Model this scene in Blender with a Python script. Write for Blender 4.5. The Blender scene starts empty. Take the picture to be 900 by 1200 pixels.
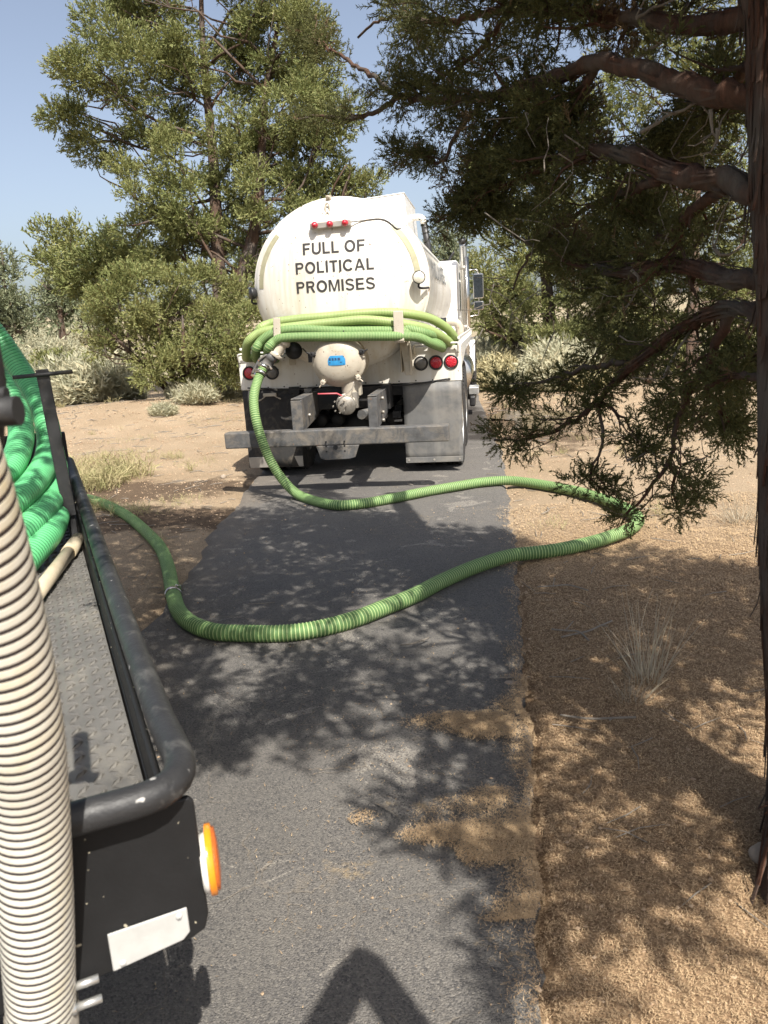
import bpy, bmesh, math, random
import numpy as np
from mathutils import Vector, Matrix, Euler
R = random.Random(7); NR = np.random.default_rng(11)
S = bpy.context.scene; C = S.collection
rad = math.radians

# ------------------------------------------------------------------ camera
PITCH, ROLL, EYE = .2426, .0577, 1.6618
cam_d = bpy.data.cameras.new('camera'); cam = bpy.data.objects.new('camera', cam_d); C.objects.link(cam)
cam_d.sensor_fit = 'VERTICAL'; cam_d.sensor_height = 36; cam_d.lens = 27
cam_d.clip_start = .05; cam_d.clip_end = 3000
cam_d.dof.use_dof = True; cam_d.dof.focus_distance = 7.5; cam_d.dof.aperture_fstop = 8
cam.matrix_world = Matrix.Translation((0, 0, EYE)) @ Matrix.Rotation(math.pi/2-PITCH, 4, 'X') @ Matrix.Rotation(-ROLL, 4, 'Z')
S.camera = cam
# ------------------------------------------------------------------ sky, sun, exposure
SUN_EL, SUN_AZ = rad(54), rad(22)          # shadows fall 22 deg left of straight ahead
K = 1/math.tan(SUN_EL)
SHX, SHY = -math.sin(SUN_AZ)*K, math.cos(SUN_AZ)*K    # shadow offset per metre of height
sd = Vector((SHX, SHY, -1)).normalized()
sun_d = bpy.data.lights.new('sun', 'SUN'); sun_d.energy = 5.0; sun_d.angle = rad(.45); sun_d.color = (1, .95, .87)
sun = bpy.data.objects.new('sun', sun_d); C.objects.link(sun)
sun.rotation_euler = sd.to_track_quat('-Z', 'Y').to_euler(); sun.location = (4, -8, 15)
W = bpy.data.worlds.new('World'); S.world = W; W.use_nodes = True
wn = W.node_tree.nodes; wl = W.node_tree.links
sky = wn.new('ShaderNodeTexSky'); sky.sky_type = 'NISHITA'; sky.sun_disc = False
sky.sun_elevation = SUN_EL; sky.sun_rotation = math.atan2(-sd.x, -sd.y)
sky.altitude = 1300; sky.air_density = 1.0; sky.dust_density = 9; sky.ozone_density = 1.0
hs = wn.new('ShaderNodeHueSaturation'); hs.inputs['Value'].default_value = 1.22; hs.inputs['Saturation'].default_value = .74      # smoke pales the blue
wl.new(sky.outputs[0], hs.inputs['Color']); wl.new(hs.outputs[0], wn['Background'].inputs[0]); wn['Background'].inputs[1].default_value = .09
S.view_settings.view_transform = 'Standard'; S.view_settings.look = 'None'; S.view_settings.gamma = 1
S.view_settings.exposure = .80; S.view_settings.use_curve_mapping = False
S.cycles.max_bounces = 6; S.cycles.transparent_max_bounces = 6

# ------------------------------------------------------------------ placing: where a photo point lies at a real depth
def ray(u, v):
    a0, b0 = u-450, v-600
    a = a0*math.cos(ROLL)-b0*math.sin(ROLL); b = a0*math.sin(ROLL)+b0*math.cos(ROLL)
    x, y = a/900, -b/900
    return np.array([x, math.cos(PITCH)+y*math.sin(PITCH), -math.sin(PITCH)+y*math.cos(PITCH)])
def at(u, v, t): return ray(u, v)*t+np.array([0, 0, EYE])
def gnd(u, v, z=0):
    d = ray(u, v); return d*((z-EYE)/d[2])+np.array([0, 0, EYE])
def project(P):
    P = np.asarray(P, float)-np.array([0, 0, EYE])
    dep = P[..., 1]*math.cos(PITCH)-P[..., 2]*math.sin(PITCH); up = P[..., 2]*math.cos(PITCH)+P[..., 1]*math.sin(PITCH)
    dd = np.where(np.abs(dep) < 1e-4, 1e-4, dep)
    a, b = 900*P[..., 0]/dd, -900*up/dd
    return 450+a*math.cos(ROLL)+b*math.sin(ROLL), 600-a*math.sin(ROLL)+b*math.cos(ROLL), dep

# ------------------------------------------------------------------ mesh helpers
class MB:
    def __init__(s): s.v = []; s.f = []; s.m = []; s.s = []
    def add(s, vs, fs, m=0, sm=False):
        o = len(s.v); s.v += [tuple(map(float, q)) for q in vs]
        for k, f in enumerate(fs):
            s.f.append(tuple(o+i for i in f)); s.m.append(m if not isinstance(m, (list, np.ndarray)) else int(m[k])); s.s.append(sm)
        return s
    def box(s, c, d, m=0, rot=None):
        x, y, z = d[0]/2, d[1]/2, d[2]/2
        vs = [Vector((a, b, e)) for a in (-x, x) for b in (-y, y) for e in (-z, z)]
        if rot: q = Euler(rot).to_matrix(); vs = [q @ w for w in vs]
        return s.add([w+Vector(c) for w in vs], [(0, 1, 3, 2), (4, 6, 7, 5), (0, 4, 5, 1), (2, 3, 7, 6), (0, 2, 6, 4), (1, 5, 7, 3)], m)
    def tube(s, path, r, n=10, m=0, cap=True, sm=True, squash=None):
        P = np.array([tuple(p) for p in path], float); k = len(P)
        rr = np.full(k, r, float) if np.isscalar(r) else np.array(r, float)
        T = np.gradient(P, axis=0); T /= np.linalg.norm(T, axis=1)[:, None]+1e-12
        U = frames(T); V = np.cross(T, U)
        an = np.linspace(0, 2*math.pi, n, endpoint=False)
        ring = P[:, None]+rr[:, None, None]*(np.cos(an)[None, :, None]*U[:, None]+np.sin(an)[None, :, None]*V[:, None])
        fs = [(i*n+j, i*n+(j+1) % n, (i+1)*n+(j+1) % n, (i+1)*n+j) for i in range(k-1) for j in range(n)]
        mm = [m(i) for i in range(k-1) for j in range(n)] if callable(m) else m
        s.add(ring.reshape(-1, 3), fs, mm, sm)
        if cap:
            o = len(s.v)-k*n; m0 = 0 if callable(m) else m
            s.f += [tuple(o+j for j in reversed(range(n))), tuple(o+(k-1)*n+j for j in range(n))]; s.m += [m0, m0]; s.s += [False, False]
        return s
    def cyl(s, a, b, r, n=16, m=0, r2=None): return s.tube([a, b], [r, r if r2 is None else r2], n, m, True, True)
    def lathe(s, prof, o, ax, n=32, m=0, sm=True, sx=1, sz=1):
        ax = Vector(ax).normalized(); u = ax.orthogonal().normalized()
        if abs(ax.y) > .99: u = Vector((1, 0, 0))
        w = ax.cross(u); o = Vector(o); vs = []
        for r, h in prof:
            for j in range(n):
                a = 2*math.pi*j/n; vs.append(o+ax*h+u*(r*math.cos(a)*sx)+w*(r*math.sin(a)*sz))
        k = len(prof)
        return s.add(vs, [(i*n+j, i*n+(j+1) % n, (i+1)*n+(j+1) % n, (i+1)*n+j) for i in range(k-1) for j in range(n)], m, sm)
    def prism(s, poly, axis, a, b, m=0):
        n = len(poly)
        def p(q, t): return {'x': (t, q[0], q[1]), 'y': (q[0], t, q[1]), 'z': (q[0], q[1], t)}[axis]
        vs = [p(q, a) for q in poly]+[p(q, b) for q in poly]
        return s.add(vs, [tuple(reversed(range(n))), tuple(range(n, 2*n))]+[(i, (i+1) % n, n+(i+1) % n, n+i) for i in range(n)], m)
    def build(s, name, mats, parent=None, bevel=0, seg=2, fix=True):
        me = bpy.data.meshes.new(name); me.from_pydata(s.v, [], s.f)
        for mt in (mats if isinstance(mats, (list, tuple)) else [mats]): me.materials.append(mt)
        me.polygons.foreach_set('material_index', s.m); me.polygons.foreach_set('use_smooth', s.s)
        if fix:
            bm = bmesh.new(); bm.from_mesh(me); bmesh.ops.recalc_face_normals(bm, faces=bm.faces); bm.to_mesh(me); bm.free()
        o = bpy.data.objects.new(name, me); C.objects.link(o)
        if parent: o.parent = parent
        if bevel:
            b = o.modifiers.new('bevel', 'BEVEL'); b.width = bevel; b.segments = seg; b.limit_method = 'ANGLE'; b.angle_limit = rad(35); b.harden_normals = False
        return o
def frames(T):
    U = np.zeros_like(T); u = np.array([0, 0, 1.]) if abs(T[0, 2]) < .9 else np.array([1., 0, 0])
    for i in range(len(T)):
        u = u-T[i]*np.dot(u, T[i]); u /= np.linalg.norm(u)+1e-12; U[i] = u
    return U
def spline(pts, step):
    P = np.array([tuple(p) for p in pts], float); P = np.vstack([2*P[0]-P[1], P, 2*P[-1]-P[-2]]); out = []
    for i in range(1, len(P)-2):
        n = 24; t = np.linspace(0, 1, n, endpoint=False)[:, None]; a, b, c, d = P[i-1:i+3]
        out.append(.5*(2*b+(c-a)*t+(2*a-5*b+4*c-d)*t*t+(3*b-a-3*c+d)*t**3))
    out = np.vstack(out+[P[-2][None]]); L = np.concatenate([[0], np.cumsum(np.linalg.norm(np.diff(out, axis=0), axis=1))])
    q = np.linspace(0, L[-1], max(2, int(L[-1]/step)+1))
    return np.stack([np.interp(q, L, out[:, k]) for k in range(3)], 1)
def np_mesh(name, V, F, mats, parent=None, smooth=False, mi=None):
    V = np.asarray(V, np.float32); F = np.asarray(F, np.int32); k = F.shape[1]
    me = bpy.data.meshes.new(name); me.vertices.add(len(V)); me.vertices.foreach_set('co', V.ravel())
    me.loops.add(F.size); me.loops.foreach_set('vertex_index', F.ravel()); me.polygons.add(len(F))
    me.polygons.foreach_set('loop_start', np.arange(len(F), dtype=np.int32)*k)
    for m in (mats if isinstance(mats, (list, tuple)) else [mats]): me.materials.append(m)
    if mi is not None: me.polygons.foreach_set('material_index', np.asarray(mi, np.int32))
    me.polygons.foreach_set('use_smooth', np.full(len(F), smooth)); me.update(calc_edges=True)
    o = bpy.data.objects.new(name, me); C.objects.link(o)
    if parent: o.parent = parent
    return o
def empty(name, loc, label, cat, group=None, rz=0):
    o = bpy.data.objects.new(name, None); C.objects.link(o); o.location = tuple(loc); o.rotation_euler = (0, 0, rz); o.empty_display_size = .1
    return tag(o, label, cat, group)
def tag(o, label=None, cat=None, group=None, kind=None):
    for k, v in (('label', label), ('category', cat), ('group', group), ('kind', kind)):
        if v: o[k] = v
    return o
def copy_tree(o, parent=None):
    c = o.copy(); C.objects.link(c)
    if parent: c.parent = parent
    for ch in list(o.children): copy_tree(ch, c)
    return c

# ------------------------------------------------------------------ noise for heights
def vnoise(x, y, seed=0):
    x = np.asarray(x, float); y = np.asarray(y, float); xi = np.floor(x); yi = np.floor(y); fx = x-xi; fy = y-yi
    fx = fx*fx*(3-2*fx); fy = fy*fy*(3-2*fy)
    def h(a, b): q = np.sin(a*127.1+b*311.7+seed*74.7)*43758.5453; return q-np.floor(q)
    return (h(xi, yi)*(1-fx)+h(xi+1, yi)*fx)*(1-fy)+(h(xi, yi+1)*(1-fx)+h(xi+1, yi+1)*fx)*fy
ER = np.array([(.1, -30), (.15, 0), (.34, 1.49), (.39, 1.82), (.47, 2.31), (.57, 2.95), (.66, 3.54), (.8, 4.37), (.97, 5.43), (1.26, 7.48), (1.53, 9.45), (1.75, 11.8), (2.1, 15.6), (3.2, 26), (6, 45), (10, 60)])
EL = np.array([(-3.2, -30), (-2.4, 0), (-1.7, 3), (-1.5, 4.5), (-1.47, 6), (-1.5, 7.4), (-1.42, 9.5), (-1.1, 12), (-.6, 15.6), (.5, 26), (3.2, 45), (7, 60)])
def e_right(y): return np.interp(y, ER[:, 1], ER[:, 0])+.035*(vnoise(y*2.3, 3.1)-.5)+.035*(vnoise(y*9, 8.1)-.5)+.025*(vnoise(y*23, 2.7)-.5)
def e_left(y): return np.interp(y, EL[:, 1], EL[:, 0])+.18*(vnoise(y*1.1, 7.7)-.5)+.06*(vnoise(y*6, 1.3)-.5)
def smooth(a, b, x): t = np.clip((x-a)/(b-a), 0, 1); return t*t*(3-2*t)
def gz(x, y):
    x = np.asarray(x, float); y = np.asarray(y, float)
    d = np.maximum(x-e_right(y), e_left(y)-x)
    n = .10*(vnoise(x*.45, y*.45)-.5)+.05*(vnoise(x*1.7, y*1.7, 1)-.5)+.018*(vnoise(x*6, y*6, 2)-.5)+.008*(vnoise(x*17, y*17, 3)-.5)
    k = smooth(-.05, 1.6, d)
    z = np.where(d < .02, -.03, -.006)+.03*smooth(.0, .3, d)*(.4+vnoise(x*2, y*2, 5))*.7+n*k
    z = z+.30*np.exp(-((x+5.2)/3.2)**2-((y-16.5)/2.6)**2)
    z = z+smooth(24, 130, y)*(np.where(x < 0, 5.0, 3.2))*smooth(1.5, 9, np.abs(x-4))+.5*smooth(20, 60, y)*(vnoise(x*.08, y*.08, 9)-.3)
    return z

# ------------------------------------------------------------------ materials
def nt(name):
    m = bpy.data.materials.new(name); m.use_nodes = True; n = m.node_tree.nodes; return m, n, m.node_tree.links, n['Principled BSDF']
def mixc(n, l, fac, a, b, typ='MIX'):
    x = n.new('ShaderNodeMix'); x.data_type = 'RGBA'; x.blend_type = typ
    for sock, val in ((x.inputs[0], fac), (x.inputs[6], a), (x.inputs[7], b)):
        if hasattr(val, 'links'): l.new(val, sock)
        else: sock.default_value = val if not isinstance(val, tuple) else (*val, 1)[:4]
    return x.outputs[2]
def noise(n, l, co, sc, det=4, rough=.6, dist=0):
    x = n.new('ShaderNodeTexNoise'); x.inputs['Scale'].default_value = sc; x.inputs['Detail'].default_value = det; x.inputs['Roughness'].default_value = rough; x.inputs['Distortion'].default_value = dist
    if co is not None: l.new(co, x.inputs['Vector'])
    return x.outputs['Fac']
def ramp(n, l, f, a, b, ca=(0, 0, 0), cb=(1, 1, 1)):
    x = n.new('ShaderNodeValToRGB'); e = x.color_ramp.elements; e[0].position = a; e[1].position = b; e[0].color = (*ca, 1); e[1].color = (*cb, 1); l.new(f, x.inputs[0]); return x.outputs[0]
def math_(n, l, op, a, b=None, clamp=False):
    x = n.new('ShaderNodeMath'); x.operation = op; x.use_clamp = clamp
    for i, v in enumerate((a, b)):
        if v is None: continue
        if hasattr(v, 'links'): l.new(v, x.inputs[i])
        else: x.inputs[i].default_value = v
    return x.outputs[0]
def bump(n, l, bs, h, st, dist=.01):
    x = n.new('ShaderNodeBump'); x.inputs['Strength'].default_value = st; x.inputs['Distance'].default_value = dist; l.new(h, x.inputs['Height']); l.new(x.outputs[0], bs.inputs['Normal'])
def coords(n, kind='Object'): return n.new('ShaderNodeTexCoord').outputs[kind]
def pm(name, c, rough=.5, metal=0, var=.25, vs=3, bs_=0, bsc=60, dirt=None, spots=None, coat=0, spec=None, streak=None):
    m, n, l, b = nt(name); co = coords(n)
    dk = tuple(max(0, q*(1-var)) for q in c); f = ramp(n, l, noise(n, l, co, vs, 6, .65), .3, .7)
    col = mixc(n, l, f, dk, tuple(min(1, q*(1+var*.4)) for q in c))
    if dirt:
        dc, da, ds = dirt; g = ramp(n, l, noise(n, l, co, ds, 8, .7, .6), .62-da*.35, .72)
        col = mixc(n, l, math_(n, l, 'MULTIPLY', g, min(1, .35+da)), col, dc)
    if streak:
        mp = n.new('ShaderNodeMapping'); mp.inputs['Scale'].default_value = (9, 9, .7); l.new(co, mp.inputs[0]); q = ramp(n, l, noise(n, l, mp.outputs[0], 1, 6, .6, .3), .47, .72); col = mixc(n, l, math_(n, l, 'MULTIPLY', q, streak[1]), col, streak[0])
    if spots:
        sc, th, ssc = spots; q = ramp(n, l, noise(n, l, co, ssc, 2, .5), th, th+.03); col = mixc(n, l, q, col, sc)
    l.new(col, b.inputs['Base Color']); b.inputs['Metallic'].default_value = metal
    r = n.new('ShaderNodeMapRange'); r.inputs[3].default_value = max(.05, rough-.12); r.inputs[4].default_value = min(1, rough+.15); l.new(noise(n, l, co, vs*3, 5), r.inputs[0]); l.new(r.outputs[0], b.inputs['Roughness'])
    if coat: b.inputs['Coat Weight'].default_value = coat
    if spec is not None: b.inputs['Specular IOR Level'].default_value = spec
    if bs_: bump(n, l, b, noise(n, l, co, bsc, 4), bs_, .01)
    return m
def leaf_mat(name, c1, c2, c3, big=1.2, trans=.25):
    m, n, l, b = nt(name); g = n.new('ShaderNodeNewGeometry'); co = coords(n)
    col = mixc(n, l, ramp(n, l, noise(n, l, co, big, 3), .35, .65), c1, c2)
    x = n.new('ShaderNodeMapRange'); x.inputs[1].default_value = .55; x.inputs[2].default_value = 1; l.new(g.outputs['Random Per Island'], x.inputs[0])
    col = mixc(n, l, x.outputs[0], col, c3)
    l.new(col, b.inputs['Base Color']); b.inputs['Roughness'].default_value = .65; b.inputs['Specular IOR Level'].default_value = .25
    t = n.new('ShaderNodeBsdfTranslucent'); l.new(col, t.inputs[0]); mx = n.new('ShaderNodeMixShader'); mx.inputs[0].default_value = trans
    l.new(b.outputs[0], mx.inputs[1]); l.new(t.outputs[0], mx.inputs[2]); l.new(mx.outputs[0], n['Material Output'].inputs[0]); return m
M = {}
M['white'] = pm('white paint', (.70, .68, .62), .42, 0, .10, 1.5, .02, 40, ((.46, .38, .26), .14, 2.2), ((.16, .10, .06), .70, 34), coat=.15, streak=((.52, .45, .33), .75))
M['white_clean'] = pm('white cab paint', (.80, .79, .76), .35, 0, .06, 2, coat=.3)
M['cream'] = pm('cream steel', (.47, .42, .335), .55, 0, .2, 5, .05, 60, ((.30, .22, .14), .25, 6), ((.10, .06, .04), .70, 45))
M['steel'] = pm('weathered grey steel', (.10, .10, .10), .6, .15, .45, 9, .25, 40, ((.24, .205, .16), .5, 6), ((.20, .10, .05), .70, 20))
M['chassis'] = pm('black chassis', (.022, .022, .023), .6, .1, .4, 6, .1, 40, ((.10, .085, .065), .25, 7))
M['rubber'] = pm('tyre rubber', (.028, .027, .026), .8, 0, .3, 9, .2, 60, ((.12, .10, .075), .35, 8))
M['flap'] = pm('dusty rubber flap', (.13, .13, .128), .6, 0, .3, 6, .05, 30, ((.23, .21, .18), .4, 3), streak=((.22, .21, .19), .6))
M['strip'] = pm('aluminium strip', (.46, .43, .38), .45, .6, .2, 8, .05, 60)
M['chrome'] = pm('worn chrome', (.62, .60, .56), .2, 1, .2, 6, .02, 40, ((.35, .28, .2), .15, 9))
M['alu'] = pm('tread aluminium', (.62, .62, .60), .35, .8, .15, 8)
M['black'] = pm('black plastic', (.02, .02, .021), .45, 0, .3, 12)
M['letter'] = pm('dark vinyl letters', (.035, .032, .032), .6, 0, .2, 30)
M['faded'] = pm('faded grey letters', (.17, .18, .185), .6, 0, .3, 10)
M['tape'] = pm('dirty reflective tape', (.36, .34, .22), .4, 0, .2, 14)
M['red'] = pm('red lamp lens', (.50, .018, .035), .18, 0, .25, 50, .3, 160, coat=.6)
M['dimlens'] = pm('dusty clear lens', (.16, .15, .14), .3, 0, .3, 40, .3, 120, coat=.4)
M['clearlens'] = pm('pale work lamp lens', (.70, .66, .55), .2, 0, .2, 40, .3, 90, coat=.6)
M['amber'] = pm('amber lens', (.85, .27, .015), .18, 0, .12, 40, .1, 90, coat=.7)
M['amber_dk'] = pm('amber reflex lens', (.52, .12, .02), .2, 0, .25, 60, .4, 150, coat=.7)
M['plast_white'] = pm('white plastic', (.78, .76, .70), .4, 0, .08, 20)
M['sticker'] = pm('blue decal', (.03, .24, .50), .4, 0, .25, 25)
M['sticker_ink'] = pm('dark decal print', (.02, .05, .12), .5, 0, .1, 20)
M['label'] = pm('white blank label', (.44, .44, .42), .5, 0, .12, 25, 0, 40, ((.5, .5, .48), .2, 30))
M['redrod'] = pm('faded red rod', (.55, .10, .12), .5, 0, .2, 20)
M['cast'] = pm('cast aluminium', (.40, .37, .32), .5, .7, .3, 18, .2, 60, ((.18, .13, .08), .3, 12))
M['glass'] = pm('mirror glass', (.10, .12, .14), .12, .8, .2, 6)
M['pipe_black'] = pm('worn black pipe', (.026, .026, .027), .5, 0, .3, 10, .15, 120, ((.15, .145, .135), .2, 11), ((.36, .35, .33), .70, 30), spec=.4)
M['plate_black'] = pm('black tail plate', (.012, .012, .0125), .6, 0, .2, 10, .05, 120, None, ((.42, .38, .28), .70, 58), spec=.3)
M['deck'] = pm('dusty diamond plate', (.135, .129, .118), .5, .15, .3, 7, .12, 90, ((.25, .23, .19), .35, 4))
M['pvc'] = pm('beige pipe', (.50, .43, .31), .5, 0, .2, 12, .05, 50, ((.35, .26, .12), .25, 7))
M['g1'] = pm('green hose rib', (.33, .43, .18), .6, 0, .18, 2.2, .05, 60, ((.38, .41, .20), .4, 2.2), spec=.3)
M['g2'] = pm('green hose groove', (.10, .19, .065), .6, 0, .2, 3, spec=.3)
M['o1'] = pm('sun faded hose rib', (.36, .44, .17), .5, 0, .2, 2, 0, 40, ((.30, .33, .14), .25, 4))
M['o2'] = pm('faded hose groove', (.22, .30, .10), .5, 0, .2, 3)
M['c1'] = pm('bright green hose rib', (.12, .46, .19), .42, 0, .15, 3)
M['c2'] = pm('bright green groove', (.035, .22, .08), .45, 0, .15, 3)
M['w1'] = pm('cream hose wall', (.88, .85, .74), .45, 0, .1, 6, 0, 50, ((.74, .60, .28), .35, 4))
M['w2'] = pm('dark hose helix', (.055, .045, .045), .5, 0, .2, 6)
M['bark'] = None

def m_bark(name, a, b_, cgrey, sc=9):
    m, n, l, b = nt(name); co = coords(n); mp = n.new('ShaderNodeMapping'); mp.inputs['Scale'].default_value = (1, 1, .16); l.new(co, mp.inputs[0])
    f = noise(n, l, mp.outputs[0], sc*3, 8, .75, .5); g = noise(n, l, co, 2.5, 4)
    col = mixc(n, l, ramp(n, l, f, .35, .65), a, b_); col = mixc(n, l, ramp(n, l, g, .45, .62), col, cgrey)
    gm = n.new('ShaderNodeNewGeometry'); ip = ramp(n, l, gm.outputs['Random Per Island'], .35, .95); col = mixc(n, l, math_(n, l, 'MULTIPLY', ip, .5), col, cgrey)
    l.new(col, b.inputs['Base Color']); b.inputs['Roughness'].default_value = .9; b.inputs['Specular IOR Level'].default_value = .15; bump(n, l, b, f, .9, .02); return m
M['bark'] = m_bark('shaggy red bark', (.042, .023, .016), (.145, .068, .042), (.115, .098, .082))
M['bark_far'] = m_bark('grey brown bark', (.045, .03, .022), (.12, .07, .045), (.10, .082, .068), 5)
M['twig'] = m_bark('pale dead twig', (.22, .19, .155), (.36, .32, .27), (.27, .24, .2), 20)
M['leaf_near'] = leaf_mat('near juniper needles', (.082, .088, .032), (.108, .115, .042), (.165, .16, .06), 1.5, .4)
M['leaf_dead'] = leaf_mat('dead brown juniper needles', (.12, .085, .045), (.16, .11, .06), (.22, .16, .09), 1.5, .2)
M['leaf_big'] = leaf_mat('old juniper needles', (.15, .175, .06), (.195, .21, .075), (.26, .25, .10), .6, .2)
M['leaf_bush'] = leaf_mat('olive juniper needles', (.165, .19, .065), (.215, .225, .085), (.27, .25, .10), .8, .2)
M['leaf_dark'] = leaf_mat('dark juniper needles', (.085, .115, .048), (.12, .14, .055), (.17, .17, .07), .7, .2)
M['leaf_pine'] = leaf_mat('pale pine needles', (.16, .19, .11), (.20, .22, .13), (.25, .25, .15), .6, .2)
M['sage'] = leaf_mat('grey sage leaves', (.40, .40, .28), (.48, .46, .32), (.54, .48, .32), 1.2, .38)
M['sage_y'] = leaf_mat('straw coloured sage', (.38, .35, .20), (.45, .40, .23), (.50, .42, .24), 1.0, .2)
M['grass'] = leaf_mat('dry grass blades', (.42, .35, .20), (.37, .33, .17), (.31, .32, .14), 3, .25)
M['grass_grey'] = leaf_mat('grey dead stems', (.36, .32, .25), (.42, .37, .28), (.50, .43, .30), 3, .15)
M['needle'] = leaf_mat('fallen juniper needles', (.36, .25, .145), (.47, .335, .195), (.58, .43, .26), 2.5, .1)
M['stone'] = pm('dusty stone', (.34, .28, .22), .85, 0, .3, 10, .4, 30)
M['pebble'] = leaf_mat('gravel', (.30, .21, .135), (.38, .27, .175), (.46, .35, .24), 2, 0)

def m_dirt():
    m, n, l, b = nt('sandy soil'); co = coords(n); sx = n.new('ShaderNodeSeparateXYZ'); l.new(co, sx.inputs[0])
    n1 = noise(n, l, co, .9, 6, .6); n2 = noise(n, l, co, 22, 5, .7); n3 = noise(n, l, co, 120, 3, .7)
    sand = mixc(n, l, ramp(n, l, n1, .35, .65), (.37, .28, .185), (.455, .355, .245))
    duff = mixc(n, l, ramp(n, l, n2, .35, .68), (.24, .155, .09), (.40, .275, .165))
    # litter lies under the near tree
    v = n.new('ShaderNodeVectorMath'); v.operation = 'DISTANCE'; l.new(co, v.inputs[0]); v.inputs[1].default_value = (1.6, 2.0, 0)
    dm = math_(n, l, 'ADD', v.outputs['Value'], math_(n, l, 'MULTIPLY', math_(n, l, 'SUBTRACT', n1, .5), 2.2))
    k = ramp(n, l, math_(n, l, 'MULTIPLY', dm, .1), .26, .42)
    col = mixc(n, l, k, duff, sand)
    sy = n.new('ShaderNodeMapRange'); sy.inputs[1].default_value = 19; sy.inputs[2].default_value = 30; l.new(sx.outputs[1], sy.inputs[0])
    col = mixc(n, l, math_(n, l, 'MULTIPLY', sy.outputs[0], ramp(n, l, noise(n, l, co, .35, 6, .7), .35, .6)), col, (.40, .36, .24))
    # damp, darker soil where water has run on the left verge and beside the far wheels
    for (px, py, rx, ry) in ((-2.8, 8.3, 1.9, .7), (-2.1, 6.9, 1.2, .6), (2.3, 12.2, 1.0, 3.4)):
        mp = n.new('ShaderNodeMapping'); mp.inputs['Location'].default_value = (-px/rx, -py/ry, 0); mp.inputs['Scale'].default_value = (1/rx, 1/ry, 0); l.new(co, mp.inputs[0])
        ln = n.new('ShaderNodeVectorMath'); ln.operation = 'LENGTH'; l.new(mp.outputs[0], ln.inputs[0])
        w = math_(n, l, 'ADD', ln.outputs['Value'], math_(n, l, 'MULTIPLY', math_(n, l, 'SUBTRACT', noise(n, l, co, 2.4, 6, .7), .5), 2.2))
        col = mixc(n, l, math_(n, l, 'MULTIPLY', ramp(n, l, w, .6, 1.15, (1, 1, 1), (0, 0, 0)), .85), col, (.10, .068, .046))
    col = mixc(n, l, ramp(n, l, n3, .3, .72, (.62, .62, .62), (1.18, 1.18, 1.18)), (0, 0, 0), col); 
    mm = mixc(n, l, 1.0, ramp(n, l, n3, .28, .72, (.6, .58, .55), (1, 1, 1)), col, 'MULTIPLY')
    l.new(mm, b.inputs['Base Color']); b.inputs['Roughness'].default_value = .95; b.inputs['Specular IOR Level'].default_value = .15
    h = math_(n, l, 'ADD', math_(n, l, 'MULTIPLY', n2, .7), math_(n, l, 'MULTIPLY', n3, .35)); bump(n, l, b, h, .8, .025); return m
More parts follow.
